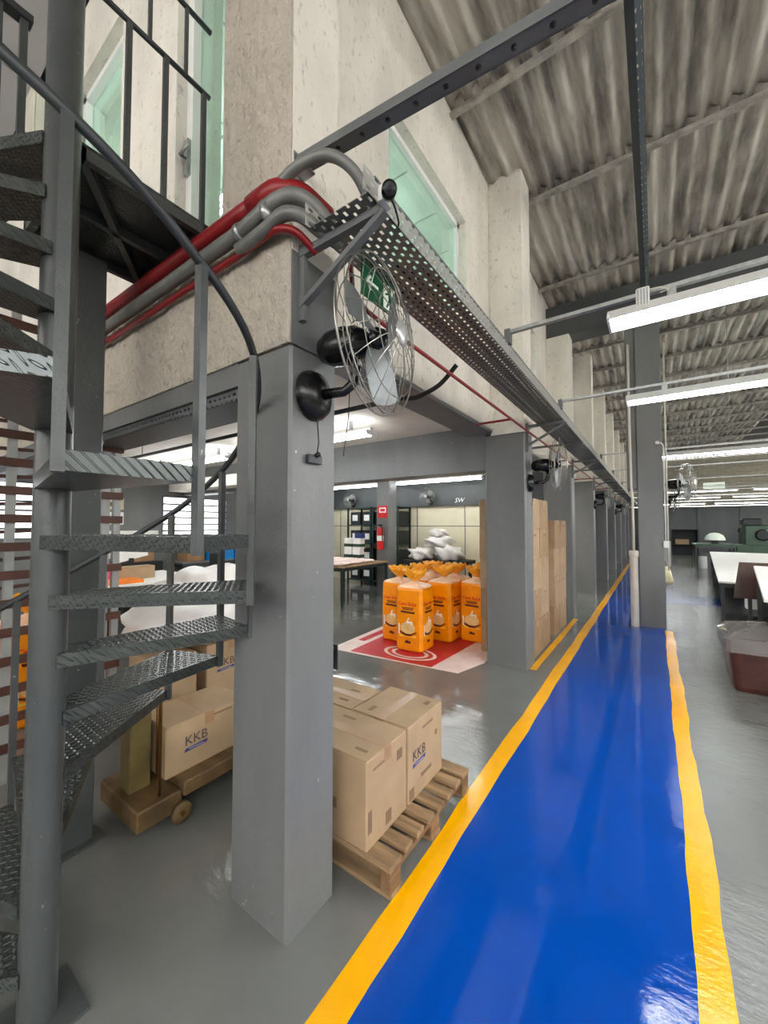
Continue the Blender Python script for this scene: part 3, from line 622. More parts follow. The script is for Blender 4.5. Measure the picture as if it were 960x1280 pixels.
# ================================================================== WALL FANS
def make_fan():
    f = thing('wall_fan', '', 'fan', (0, 0, 0))      # origin on wall, facing +X
    MB().lathe([(.105, 0), (.104, .02), (.09, .045), (.06, .062), (.03, .07)], 24, (0, 0, 0), 'x').build('wall_plate', 'black', f)
    MB().tube([(.06, 0, 0), (.15, .02, .005), (.185, .025, .03), (.205, .03, .09), (.195, .03, .13)], [.022, .02, .021, .02, .024], 10).build('arm', 'black', f)
    MB().lathe([(.02, .02), (.05, .035), (.072, .08), (.078, .15), (.072, .2), (.05, .24), (.03, .26)], 20, (.0, .035, .20), 'x').build('motor', 'black', f)
    hx, hy, hz = .315, .035, .20
    MB().lathe([(.042, 0), (.045, .02), (.03, .05), (.012, .056)], 18, (hx - .035, hy, hz), 'x').build('hub', 'black', f)
    bl = None
    for k in range(3):
        b = MB(); vs = []; fs = []; n = 8; a0 = k * 2 * math.pi / 3 + .5
        for i in range(n + 1):
            t = i / n; r = .035 + .225 * t; wd = .03 + .085 * math.sin(min(1, t * 1.15) * math.pi * .62)
            for s in (-1, -.33, .33, 1):
                a = a0 + s * wd / max(r, .06) * .75 + .35 * t; x = hx - .018 + s * .032 * (1 - .4 * t)
                vs += [(x, hy + r * math.cos(a), hz + r * math.sin(a)), (x + .003, hy + r * math.cos(a), hz + r * math.sin(a))]
        for i in range(n):
            for j in range(3):
                o = (i * 4 + j) * 2; q_ = o + 8
                fs += [(o, o + 2, q_ + 2, q_), (o + 1, q_ + 1, q_ + 3, o + 3)]
        b.add(vs, fs, True).build('blade', 'alu', f)
    def guard(name, xc, xr, n):
        b = MB(); RR = .298
        for rr, fr in ((RR, 0), (.235, .45), (.16, .75), (.085, .95)):
            x = xr + (xc - xr) * fr
            b.tube([(x, hy + rr * math.cos(t), hz + rr * math.sin(t)) for t in [i * 2 * math.pi / 36 for i in range(36)]], .0022 if rr < RR else .0035, 5, closed=True)
        for i in range(n):
            a = i * 2 * math.pi / n
            pts = []
            for j in range(7):
                t = j / 6; r = .05 + (RR - .05) * t; fr = 1 - t ** 2.2; aa = a + .30 * t
                pts.append((xr + (xc - xr) * fr, hy + r * math.cos(aa), hz + r * math.sin(aa)))
            b.tube(pts, .0018, 4, cap=False)
        return b.build(name, 'wire', f)
    guard('front_guard', hx + .085, hx + .01, 20); guard('rear_guard', hx - .10, hx - .03, 20)
    MB().lathe([(.05, 0), (.05, .008), (.02, .012)], 18, (hx + .082, hy, hz), 'x').build('badge', 'hub', f)
    MB().tube([(.19, .03, .12), (.21, .03, .12), (.215, .03, .10)], .014, 8).build('tilt_knob', 'hub', f)
    MB().tube([(.03, 0, -.09), (.035, .005, -.2), (.02, .01, -.26)], .003, 5).build('power_cord', 'rubber', f)
    MB().tube([(.17, .03, .02), (.165, .03, -.1), (.14, .03, -.26)], .002, 4).build('pull_cord', 'rubber', f)
    return f
fan = make_fan(); fan['label'] = 'black wall fan with wire guard on the stair corner column'; fan.location = (XO, 1.155, 2.145); fan.rotation_euler = (0, 0, R(9))
sk = thing('power_socket', 'small dark socket box below the wall fan', 'socket', (XO, 1.16, 1.9)); MB().bbox(XO, XO + .025, 1.12, 1.2, 1.86, 1.895, .004).build('box', 'darksteel', sk); MB().tube([(XO + .02, 1.16, 1.89), (XO + .04, 1.165, 1.9)], .01, 6).build('plug', 'rubber', sk)
def fan_at(x, y, z, rz, label, group=None):
    f = copy_tree(fan); f.location = (x, y, z); f.rotation_euler = (0, 0, rz); f['label'] = label
    if group: f['group'] = group
    return f
fan_at(XO, 4.62, 2.09, R(8), 'black wall fan on the column above the carton stack')
fan_at(XO, 10.5, 2.1, 0, 'black wall fan on a far mezzanine column', 'far column fans'); fan_at(XO, 16.4, 2.1, 0, 'black wall fan on a far mezzanine column', 'far column fans')
fan_at(.12, 7.6, 2.05, R(-20), 'black wall fan on the roof post beside the lamps')
for f_ in (fan_at(-4.75, 8.88, 2.2, R(-90), 'black fan on the lintel above the heap of white sacks'), fan_at(-7.3, 8.88, 2.2, R(-90), 'black fan on the lintel above the corner shelf')): f_.scale = (.7, .7, .7)
fan_at(.35, 29.8, 2.0, R(-90), 'small black fan on the dark far wall'); fan_at(.12, 12.0, 2.05, 0, 'black fan on the slim post behind the roof post')
tag(MB().bbox(-.05, .12, 11.9, 12.1, 0, ZR - .04, .01).build('steel_post', 'gray'), 'slim gray post standing behind the roof post', 'post')

# exit sign, camera
ex = thing('exit_sign', 'green emergency exit sign with running figure hanging below the cable tray', 'sign', (-1.0, 1.4, 2.6))
MB().box(-1.004, -.998, 1.265, 1.53, 2.585, 2.735).build('plate', 'green', ex)
X = -.9975
def flat(name, pts, m): return MB().prism([(X, y, z) for y, z in pts], (.001, 0, 0)).build(name, m, ex)
flat('door_symbol', [(1.425, 2.60), (1.515, 2.60), (1.515, 2.715), (1.425, 2.715)], 'sign')
X = -.9962
flat('figure_head', [(1.475 + .011 * math.cos(t), 2.697 + .011 * math.sin(t)) for t in [i * math.pi / 4 for i in range(8)]], 'green')
flat('figure_body', [(1.462, 2.682), (1.488, 2.682), (1.484, 2.645), (1.466, 2.645)], 'green')
for pts in ([(1.462, 2.682), (1.436, 2.668), (1.44, 2.661), (1.466, 2.672)], [(1.488, 2.682), (1.508, 2.655), (1.502, 2.65), (1.482, 2.674)], [(1.466, 2.648), (1.445, 2.61), (1.454, 2.606), (1.476, 2.645)], [(1.476, 2.648), (1.497, 2.628), (1.505, 2.606), (1.496, 2.604), (1.487, 2.625), (1.468, 2.642)]): flat('figure_limb', pts, 'green')
X = -.9975
flat('arrow_head', [(1.29, 2.66), (1.325, 2.695), (1.335, 2.687), (1.308, 2.66), (1.335, 2.633), (1.325, 2.625)], 'sign'); flat('arrow_shaft', [(1.31, 2.652), (1.385, 2.652), (1.385, 2.668), (1.31, 2.668)], 'sign')
for y in (1.29, 1.5): MB().tube([(-1.0, y, 2.735), (-1.0, y, 2.74)], .004, 5).build('hook', 'galv', ex)
cm = thing('security_camera', 'small black bullet security camera on the cable tray end', 'camera', (-.76, 1.12, 2.82))
vd = Vector((.52, -.70, -.60)).normalized(); c0 = Vector((-.715, 1.055, 2.735))
MB().tube([c0 - vd * .085, c0 - vd * .02, c0 + vd * .03], .026, 18).build('body', 'black', cm)
MB().tube([c0 + vd * .03, c0 + vd * .034], .019, 16).build('lens_ring', 'darksteel', cm); MB().tube([c0 + vd * .034, c0 + vd * .036], .010, 12).build('lens', 'rubber', cm)
MB().bbox(-.78, -.755, 1.075, 1.13, 2.74, 2.80, .005).tube([(-.77, 1.10, 2.775), c0 - vd * .06], .015, 8).build('mount', 'lampw', cm)
MB().tube(sm([c0 - vd * .07, (-.735, 1.12, 2.73), (-.745, 1.16, 2.71), (-.77, 1.2, 2.73)]), .004, 5).build('cable', 'rubber', cm)
# electrical box by the landing
eb = thing('electrical_box', 'beige steel electrical box with a red padlock on the upper front wall', 'box', (-3.85, .9, 4.25))
MB().bbox(-3.88, -3.62, .78, 1.038, 4.12, 4.84, .006).build('body', 'box', eb)
dr = MB().bbox(-3.875, -3.625, .765, .78, 4.13, 4.83, .004).build('door', 'box', eb)
MB().bbox(-3.85, -3.80, .738, .762, 4.48, 4.55, .004).build('padlock', 'padlock', dr); MB().tube([(-3.838, .75, 4.55), (-3.838, .75, 4.60), (-3.812, .75, 4.60), (-3.812, .75, 4.55)], .004, 5).build('shackle', 'galv', dr)
MB().tube([(-3.75, .92, 4.12), (-3.75, .95, 3.95), (-3.75, .99, 3.6), (-3.75, .99, 3.02)], .022, 8).build('conduit', 'galv', eb)

# ================================================================== CARTONS AND PALLET
def carton(x0, x1, y0, y1, z0, z1, label, group=None, seam='x', logo=(), marks=(), tape=True, m='card'):
    t = thing('carton', label, 'carton', ((x0 + x1) / 2, (y0 + y1) / 2, z0), group); e = .004
    MB().bbox(x0, x1, y0, y1, z0, z1 - e, .006).build('body', m, t)
    if seam == 'x':
        ym = (y0 + y1) / 2; fl = ((x0 + .003, x1 - .003, y0 + .003, ym - .002), (x0 + .003, x1 - .003, ym + .002, y1 - .003))
    else:
        xm = (x0 + x1) / 2; fl = ((x0 + .003, xm - .002, y0 + .003, y1 - .003), (xm + .002, x1 - .003, y0 + .003, y1 - .003))
    for f in fl: MB().box(*f, z1 - e, z1).build('flap', m, t)
    if tape:
        if seam == 'x': MB().box(x0 - .001, x1 + .001, ym - .03, ym + .03, z1, z1 + .0008).box(x1, x1 + .001, ym - .03, ym + .03, z1 - .07, z1).box(x0 - .001, x0, ym - .03, ym + .03, z1 - .07, z1).build('tape', 'tape', t)
        else: MB().box(xm - .03, xm + .03, y0 - .001, y1 + .001, z1, z1 + .0008).box(xm - .03, xm + .03, y0 - .001, y0, z1 - .07, z1).build('tape', 'tape', t)
    for (c, zc, s, face) in logo:
        if face == '+x':
            k = text('printed_logo', 'KKB', s, 'inkdark', t, (x1 + .001, c, zc), (0, 1, 0), (0, 0, 1))
            h = s * .17; MB().prism([(x1 + .0005, c - s * .95, zc - s * .78), (x1 + .0005, c + s * .85, zc - s * .70), (x1 + .0005, c + s * .95, zc - s * .45), (x1 + .0005, c - s * .85, zc - s * .53)], (.001, 0, 0)).build('printed_band', 'inkblue', k)
            MB().box(x1 + .0014, x1 + .0020, c - s * .6, c + s * .6, zc - s * .66, zc - s * .58).build('printed_line', 'inkpale', k)
        else:
            k = text('printed_logo', 'KKB', s, 'inkdark', t, (c, y0 - .001, zc), (1, 0, 0), (0, 0, 1))
            MB().box(c - s * .9, c + s * .9, y0 - .0015, y0 - .0005, zc - s * .78, zc - s * .48).build('printed_band', 'inkblue', k)
    for (face, a, b_, wa, wb) in marks:
        if face == 'top': MB().box(a - wa / 2, a + wa / 2, b_ - wb / 2, b_ + wb / 2, z1 + .0004, z1 + .0012).build('printed_mark', 'ink', t)
        if face == '+x': MB().box(x1 + .0004, x1 + .0012, a - wa / 2, a + wa / 2, b_ - wb / 2, b_ + wb / 2).build('printed_mark', 'ink', t)
        if face == '-y': MB().box(a - wa / 2, a + wa / 2, y0 - .0012, y0 - .0004, b_ - wb / 2, b_ + wb / 2).build('printed_mark', 'ink', t)
    return t
def pallet(x0, x1, y0, y1, n, label, h=.13):
    t = thing('wooden_pallet', label, 'pallet', ((x0 + x1) / 2, (y0 + y1) / 2, 0)); pitch = (y1 - y0) / n; rnd = random.Random(3)
    for i in range(n):
        wd = pitch * (.64 if i not in (0, n - 1) else .9); a = y0 + i * pitch + (0 if i == 0 else (pitch - wd) * (.5 if i < n - 1 else 1)); dz = rnd.uniform(-.001, .001)
        MB().bbox(x0 + rnd.uniform(-.006, .006), x1 + rnd.uniform(-.006, .004), a, a + wd, h - .022 + dz, h + dz, .003).build('deck_board', 'wood', t)
    for x in (x0 + .005, (x0 + x1) / 2 - .045, x1 - .055):
        MB().bbox(x, x + .05, y0, y1, h - .045, h - .0235, .002).build('stringer', 'wood2', t)
        for y in (y0, (y0 + y1) / 2 - .05, y1 - .09): MB().bbox(x, x + .05, y, y + .09, .016, h - .045, .003).build('block', 'wood2', t)
    for y in (y0, (y0 + y1) / 2 - .05, y1 - .09): MB().bbox(x0, x1, y, y + .09, 0, .016, .002).build('bottom_board', 'wood', t)
    return t
pallet(-1.95, -.955, 1.42, 2.27, 8, 'wooden pallet of spaced boards under the cartons beside the yellow line')
zp = .132
carton(-1.69, -1.09, 1.425, 1.77, zp, .53, 'large brown carton on the pallet, long side along the near pallet end', None, 'x', marks=[('top', -1.17, 1.49, .07, .018), ('top', -1.42, 1.70, .09, .018), ('top', -1.6, 1.52, .08, .018), ('+x', 1.70, .44, .05, .05), ('+x', 1.52, .47, .09, .012), ('+x', 1.60, .19, .05, .06), ('+x', 1.45, .25, .03, .10), ('-y', -1.3, .28, .06, .05)])
carton(-1.465, -1.09, 1.785, 2.18, zp, .53, 'brown carton on the pallet with three letter logo and blue band facing the walkway', None, 'y', logo=[(1.90, .355, .075, '+x')], marks=[('top', -1.15, 2.10, .03, .05), ('top', -1.38, 1.86, .03, .06), ('+x', 2.0, .47, .12, .012), ('+x', 2.10, .38, .025, .03), ('+x', 1.98, .22, .12, .02), ('+x', 1.82, .17, .05, .06)])
carton(-1.93, -1.48, 1.785, 2.10, zp, .525, 'brown carton on the pallet hidden half behind the corner column', None, 'x', marks=[('top', -1.62, 2.0, .07, .02), ('top', -1.6, 1.86, .07, .02)])
# stacks beside the second column
def stack(x0, x1, ycuts, ztops, label, group, jit=.016):
    rnd = random.Random(len(group)); z = 0.0
    for zi, zt in enumerate(ztops):
        for a, c in ycuts:
            dx = rnd.uniform(-jit, jit); carton(x0 + dx, x1 + dx, a + .004, c - .004, z + .001, zt, label, group, 'x', m='card' if rnd.random() < .5 else 'card3', marks=[('+x', (a + c) / 2, zt - .08, .12, .02)] if zi % 2 else ())
        z = zt
stack(-1.855, -1.22, [(4.83, 5.30), (5.31, 5.78)], [.42, .80, 1.18, 1.56, 1.94], 'brown carton in the taller stack behind the second concrete column', 'taller carton stack')
stack(-1.60, -1.21, [(6.10, 6.52), (6.53, 6.95)], [.42, .84, 1.26, 1.68], 'brown carton in the lower stack at the end of the short yellow line', 'lower carton stack')
# platform scale with cartons
sc = thing('platform_scale', 'old olive and brown platform scale on small wheels beside the stair', 'scale', (-2.38, 1.3, 0))
MB().bbox(-2.62, -2.16, .93, 1.16, .05, .15, .008).build('base', 'olive2', sc); MB().bbox(-2.66, -2.14, 1.16, 1.95, .12, .195, .008).build('platform', 'olive2', sc)
MB().bbox(-2.47, -2.35, .97, 1.08, .15, .80, .006).build('column', 'olive', sc)
for (x, y) in ((-2.13, 1.14), (-2.65, 1.14), (-2.13, 1.85), (-2.65, 1.85)):
    wv = MB().lathe([(.03, -.016), (.052, -.014), (.052, .014), (.03, .016)], 18, (x, y, .053), 'x').build('wheel', 'olive2', sc); MB().lathe([(.014, -.02), (.014, .02)], 10, (x, y, .053), 'x').build('axle', 'brass', wv)
MB().tube([(-2.21, 1.06, .15), (-2.21, 1.06, .70), (-2.215, 1.0, .71), (-2.36, .99, .725)], .0085, 8).build('guard_rod', 'brass', sc); MB().tube([(-2.21, 1.06, .70), (-2.19, 1.09, .70)], .009, 8).build('rod_tip', 'brass', sc); MB().tube([(-2.33, 1.10, .195), (-2.33, 1.10, .71)], .007, 8).build('guard_rod', 'brass', sc)
carton(-2.58, -2.24, 1.105, 1.62, .196, .475, 'brown carton with printed logo on the old platform scale', None, 'x', logo=[(1.28, .355, .075, '+x')], marks=[('+x', 1.45, .445, .12, .012)])
pallet(-3.9, -2.85, 1.32, 2.9, 9, 'wooden pallet under the white wrapped bundles in the storage room', .12)
carton(-3.35, -2.95, 1.36, 1.68, .121, .62, 'brown carton with a white slip under the wrapped bundle', None, 'x', tape=False)
tag(MB().prism([(-2.948, 1.52, .46), (-2.948, 1.64, .46), (-2.948, 1.64, .58), (-2.948, 1.52, .58)], (.001, 0, 0)).build('paper_slip', 'paper'), 'small white slip on a carton under the wrapped bundle', 'paper')
carton(-3.35, -2.95, 1.76, 2.2, .121, .64, 'brown carton with printed logo under the wrapped bundle', None, 'x', logo=[(1.93, .47, .085, '+x')])
carton(-3.35, -2.95, 2.24, 2.75, .121, .64, 'brown carton at the back of the pallet under the wrapped bundle', None, 'x')

# soft bundles: rounded box pushed in and out by noise
def blob(name, m, c, s, seed, amp=.10, n=16, flat=.35):
    rnd = random.Random(seed); ph = [(rnd.uniform(2, 7), rnd.uniform(2, 7), rnd.uniform(2, 7), rnd.uniform(0, 6)) for _ in range(6)]
    vs = []; fs = []
    for i in range(n + 1):
        t = math.pi * i / n
        for j in range(2 * n):
            a = math.pi * j / n; d = Vector((math.sin(t) * math.cos(a), math.sin(t) * math.sin(a), -math.cos(t)))
            k = sum(abs(q) ** 4 for q in d) ** -.25; d = d * (1 - .72 + .72 * k)
            r = 1 + amp * sum(math.sin(p0 * d.x + p1 * d.y + p2 * d.z + p3) for p0, p1, p2, p3 in ph) / 3
            z = d.z * r; z = max(z, -.92)
            vs.append((c[0] + d.x * r * s[0], c[1] + d.y * r * s[1], c[2] + (z + .92) * s[2]))
    for i in range(n):
        for j in range(2 * n): fs.append((i * 2 * n + j, i * 2 * n + (j + 1) % (2 * n), (i + 1) * 2 * n + (j + 1) % (2 * n), (i + 1) * 2 * n + j))
    return MB().add(vs, fs, True).build(name, m)
tag(blob('wrapped_bundle', 'film', (-3.32, 1.96, .642), (.44, .6, .16), 3), 'low white plastic wrapped bundle lying on cartons behind the stair', 'bundle')
tag(blob('wrapped_bundle', 'film', (-4.55, 2.75, .0), (.55, .62, .56), 5, .1), 'tall white plastic wrapped bundle standing on the storage room floor', 'bundle')
tag(blob('wrapped_bundle', 'film', (-5.75, 3.55, .0), (.4, .4, .5), 9, .08), 'smaller white plastic wrapped bundle between the desk and the tall bundle', 'bundle')

# ================================================================== ORANGE BAGS ON MAT
mt = thing('floor_mat', 'red and white plastic sheet spread on the floor under the orange bags', 'mat', (-2.6, 4.7, 0))
rnd = random.Random(2)
def sheet_part(name, m, pts, z):
    poly = [(x, y, z) for x, y in pts]; return MB().prism(poly, (0, 0, .0015)).build(name, m, mt)
sheet_part('sheet', 'matwhite', [(-3.5, 3.80), (-2.9, 3.84), (-1.78, 3.95), (-1.66, 4.42), (-1.62, 5.75), (-3.62, 5.7)], .001)
sheet_part('red_panel', 'matred', [(-3.22, 3.86), (-2.1, 3.94), (-2.02, 5.55), (-3.3, 5.5)], .003)
sheet_part('red_stripe', 'matred', [(-3.44, 4.3), (-3.33, 4.3), (-3.36, 5.5), (-3.5, 5.5)], .003)
for (r0, r1) in ((.30, .26), (.21, .17)):
    q = MB(); n = 28; vs = []; fs = []
    for i in range(n):
        t = 2 * math.pi * i / n; vs += [(-2.55 + r1 * 1.2 * math.cos(t), 4.22 + r1 * .75 * math.sin(t), .0052), (-2.55 + r0 * 1.2 * math.cos(t), 4.22 + r0 * .75 * math.sin(t), .0052)]
    for i in range(n): fs.append((2 * i, 2 * i + 1, (2 * i + 3) % (2 * n), (2 * i + 2) % (2 * n)))
    q.add(vs, fs).build('printed_ring', 'matwhite', mt)

def make_bag(full=True):
    t = thing('orange_bag', '', 'bag', (0, 0, 0), 'orange bags on the red mat'); h = .80; a = .19; c = .035
    def ring(s, z, tw=0): return [(x * s, y * s, z) for x, y in ((-a + c, -a), (a - c, -a), (a, -a + c), (a, a - c), (a - c, a), (-a + c, a), (-a, a - c), (-a, -a + c))]
    lv = [(.94, .008), (1.0, .03), (1.01, .3), (1.0, .6), (.985, h - .03), (.95, h)]
    vs = sum([ring(s, z) for s, z in lv], []); fs = [tuple(range(7, -1, -1))]
    for i in range(len(lv) - 1):
        for k in range(8): fs.append((i * 8 + k, i * 8 + (k + 1) % 8, (i + 1) * 8 + (k + 1) % 8, (i + 1) * 8 + k))
    MB().add(vs, fs).build('body', 'orange', t)
    lv = [(.95, h), (.84, h + .022), (.48, h + .045), (.25, h + .058), (.17, h + .075)]
    vs = sum([ring(s, z) for s, z in lv], []); fs = []
    for i in range(len(lv) - 1):
        for k in range(8): fs.append((i * 8 + k, i * 8 + (k + 1) % 8, (i + 1) * 8 + (k + 1) % 8, (i + 1) * 8 + k))
    MB().add(vs, fs).build('shoulder', 'wrap', t)
    n = 36; vs = []; fs = []; lv = [(.03, h + .07), (.07, h + .10), (.12, h + .15), (.15, h + .215)]
    for th in (0, .006):
        for i, (r, z) in enumerate(lv):
            for k in range(n):
                an = 2 * math.pi * k / n; wv = (1 + .13 * (i / 3) * math.sin(an * 9)); vs.append(((r - th) * wv * math.cos(an), (r - th) * wv * math.sin(an), z + .016 * (i / 3) * math.cos(an * 9)))
    for th in (0, 1):
        for i in range(3):
            for k in range(n):
                f_ = (th * 4 * n + i * n + k, th * 4 * n + i * n + (k + 1) % n, th * 4 * n + (i + 1) * n + (k + 1) % n, th * 4 * n + (i + 1) * n + k); fs.append(f_ if th == 0 else f_[::-1])
    for k in range(n): fs.append((3 * n + k, 3 * n + (k + 1) % n, 7 * n + (k + 1) % n, 7 * n + k))
    MB().add(vs, fs, True).build('ruffle', 'orange2', t)
    MB().lathe([(.038, h + .066), (.038, h + .082)], 12).build('tie', 'pyellow', t)
    e = a * 1.012
    for face in ('-y', '+x'):
        rt, nr = ((1, 0, 0), (0, -1, 0)) if face == '-y' else ((0, 1, 0), (1, 0, 0))
        def P(u, z, d=.002): return (u * rt[0] + nr[0] * (e + d), u * rt[1] + nr[1] * (e + d), z)
        def quad(name, pts, m, par=t, d=.002): return MB().prism([P(u, z, d) for u, z in pts], tuple(.0008 * q for q in nr)).build(name, m, par)
        text('brand_lettering', 'Casa Suíça', .062, 'redink', t, P(-.015, .60), rt, (0, 0, 1), .25, bold=.001)
        quad('printed_band', [(-.10, .485), (.09, .48), (.10, .505), (-.11, .51)], 'brown'); quad('printed_line', [(-.08, .525), (.07, .525), (.07, .538), (-.08, .538)], 'brown'); quad('printed_line', [(-.09, .545), (.08, .545), (.08, .556), (-.09, .556)], 'brown')
        ck = quad('printed_cake', [(.105 * math.cos(q) - .005, .30 + .075 * math.sin(q)) for q in [i * math.pi / 8 for i in range(16)]], 'beige')
        quad('cake_layer', [(-.12, .255), (-.03, .225), (.04, .225), (.12, .26), (.12, .245), (.03, .20), (-.04, .20), (-.12, .235)], 'brown', ck, .0032)
        quad('cake_plate', [(-.12, .185), (.11, .185), (.115, .215), (.03, .19), (-.05, .19), (-.125, .215)], 'pyellow', ck, .0032)
        quad('steam_swirl', [(-.03, .36), (.0, .43), (.02, .425), (0, .38), (.06, .385), (.07, .35), (.03, .33), (.05, .36), (0, .355)], 'pwhite', ck, .0032)
        quad('glass_cup', [(-.14, .22), (-.115, .21), (-.12, .34), (-.14, .35)], 'pwhite', ck, .0032)
        quad('printed_stamp', [(-.05, .11), (.03, .105), (.04, .13), (-.03, .145)], 'brown')
    return t
bag = make_bag()
spots = [(-2.60, 4.44), (-3.0, 4.70), (-2.91, 5.14), (-2.48, 5.06), (-2.07, 5.28), (-2.5, 5.5), (-2.1, 5.72), (-2.93, 5.58)]
for i, (x, y) in enumerate(spots):
    o = bag if i == 0 else copy_tree(bag); o.location = (x, y, .005); o.rotation_euler = (0, 0, R(random.Random(i).uniform(-4, 4)))
    o['label'] = 'orange bag standing nearest the ring printed on the red sheet' if i == 0 else 'tall orange bag with ruffled top in the cluster on the red sheet'
for i, (x, y, z) in enumerate(((-4.3, 1.0, 0), (-4.28, .58, 0), (-4.32, .16, 0))):
    o = copy_tree(bag); o.location = (x, y, z); o['label'] = 'orange bag standing on the floor behind the brown slatted rack'; o['group'] = 'orange bags behind the slatted rack'

# ================================================================== STORAGE ROOM CONTENTS
def table(name, label, x0, x1, y0, y1, z, m='top', fm='tframe', th=.03, leg=.04, rz=0, shelf=None, inset=.05):
    cx, cy = (x0 + x1) / 2, (y0 + y1) / 2; t = thing(name, label, 'table', (cx, cy, 0)); hx, hy = (x1 - x0) / 2, (y1 - y0) / 2
    def L(b, n_, m_): return b.build(n_, m_, t, world=False)
    L(MB().bbox(-hx, hx, -hy, hy, z - th, z, .004), 'table_top', m)
    for sx in (-1, 1):
        ny = max(2, int(hy * 2 / 2.4) + 1)
        for k in range(ny):
            y = -hy + inset + (2 * hy - 2 * inset) * k / (ny - 1); x = sx * (hx - inset)
            L(MB().box(x - leg / 2, x + leg / 2, y - leg / 2, y + leg / 2, 0, z - th), 'leg', fm)
    for sy in (-1, 1): L(MB().box(-hx + inset, hx - inset, sy * (hy - inset) - .01, sy * (hy - inset) + .01, z - th - .07, z - th), 'apron', fm)
    for sx in (-1, 1): L(MB().box(sx * (hx - inset) - .01, sx * (hx - inset) + .01, -hy + inset, hy - inset, z - th - .07, z - th), 'apron', fm)
    if shelf: L(MB().box(-hx + inset, hx - inset, -hy + inset, hy - inset, shelf - .02, shelf), 'lower_shelf', fm)
    t.rotation_euler = (0, 0, rz); return t
table('work_table', 'dark work table covered with pale pink parcels in the storage room', -6.3, -4.95, 5.7, 7.3, .8, 'wood', 'shelfg', rz=0)
rnd = random.Random(11)
for i in range(9):
    x = -6.1 + (i % 3) * .42; y = 5.92 + (i // 3) * .43
    tag(blob('parcel', 'pinkcloth', (x + rnd.uniform(-.04, .04), y, .801), (.19, .22, .035), 20 + i, .06, 6), 'flat pale pink parcel lying on the dark work table', 'parcel', 'parcels on the work table')
for i, (x, y, z) in enumerate(((-6.0, 7.18, .801), (-5.75, 7.18, .801), (-6.0, 7.18, 1.053), (-5.73, 7.18, 1.053))):
    t = thing('product_tin', 'white and green printed tin stacked on the work table', 'tin', (x, y, z), 'tins on the work table'); MB().bbox(x - .11, x + .11, y - .09, y + .09, z, z + .25, .01).build('body', 'paper', t); MB().box(x - .112, x + .112, y - .092, y + .092, z + .05, z + .12).build('printed_band', 'mgreen', t)
tag(MB().bbox(-5.80, -5.60, 7.1, 7.26, 1.305, 1.42, .01).build('blue_box', 'inkblue'), 'small blue box on top of the tins', 'box')
for (x, n) in ((-6.6, 0), (-5.75, 1)):
    sh = thing('storage_shelf', 'dark green steel shelf full of black boxes with white notes' if n else 'dark green steel shelf in the room corner with white notes', 'shelf', (x, 8.5, 0))
    for xx in (x - .4, x + .38):
        for yy in (8.25, 8.85): Bx('upright', 'shelfg', sh, xx, xx + .04, yy, yy + .04, 0, 2.1)
    for z in (.12, .6, 1.1, 1.6, 2.06): Bx('shelf_board', 'shelfg', sh, x - .4, x + .42, 8.25, 8.89, z, z + .03)
    for zi, z in enumerate((.15, .63, 1.13, 1.63)):
        for k in range(2):
            bx = thing('storage_bin', 'black storage bin with white note on the dark green shelf', 'bin', (x - .15 + k * .4, 8.55, z), 'bins on the dark shelves'); c = bx.location
            MB().bbox(c.x - .17, c.x + .17, 8.30, 8.8, z, z + .34, .01).build('body', 'mdark', bx); MB().box(c.x - .1, c.x + .08, 8.296, 8.30, z + .1, z + .26).build('note', 'paper', bx)
# fire equipment sign on inner column
fs_ = thing('fire_sign', 'red and white fire equipment sign on the inner column', 'sign', (-5.2, 7.39, 1.9)); MB().box(-5.33, -5.06, 7.388, 7.399, 1.78, 2.06).build('plate', 'exred', fs_); MB().box(-5.29, -5.10, 7.386, 7.388, 1.90, 2.02).build('white_symbol', 'paper', fs_); MB().box(-5.26, -5.13, 7.384, 7.386, 1.93, 1.99).build('red_symbol', 'exred', fs_)
def extinguisher(x, y, z, label):
    t = thing('fire_extinguisher', label, 'extinguisher', (x, y, z)); MB().lathe([(.07, 0), (.078, .02), (.078, .42), (.06, .48), (.025, .51), (.025, .54)], 16, (x, y, z)).build('cylinder', 'exred', t)
    MB().bar((x - .03, y - .06, z + .565), (x, y + .08, z + .565), .02, .02).box(x - .02, x + .02, y - .02, y + .02, z + .54, z + .57).build('valve', 'mdark', t); MB().tube([(x, y - .03, z + .55), (x + .09, y - .05, z + .5), (x + .1, y - .05, z + .2)], .012, 6).build('hose', 'rubber', t); MB().lathe([(.0785, .2), (.0785, .32)], 16, (x, y, z)).build('label_band', 'paper', t); return t
extinguisher(-5.2, 7.3, 1.05, 'red fire extinguisher hung on the inner gray column')
extinguisher(-3.3, 8.9, .95, 'red fire extinguisher against the cream back wall')
ct = thing('trolley', 'dark flat trolley under the heap of white sacks', 'trolley', (-4.15, 8.1, 0))
MB().bbox(-4.9, -3.45, 7.75, 8.7, .72, .80, .01).build('deck', 'mdark', ct)
for (x, y) in ((-4.8, 7.85), (-3.55, 7.85), (-4.8, 8.6), (-3.55, 8.6)): MB().box(x - .03, x + .03, y - .03, y + .03, .1, .72).build('leg', 'mdark', ct); MB().lathe([(.05, -.02), (.05, .02)], 12, (x, y, .05), 'x').build('wheel', 'rubber', ct)
for i, (x, y, z, a, b_, c) in enumerate(((-4.55, 8.15, .802, .30, .34, .14), (-3.88, 8.2, .802, .28, .34, .17), (-4.2, 8.3, 1.09, .30, .3, .13), (-4.25, 8.35, 1.33, .20, .2, .10))):
    tag(blob('white_sack', 'film', (x, y, z), (a, b_, c), 40 + i, .24, 14), 'white plastic sack heaped on the dark trolley by the cream wall', 'sack', 'sacks on the trolley')
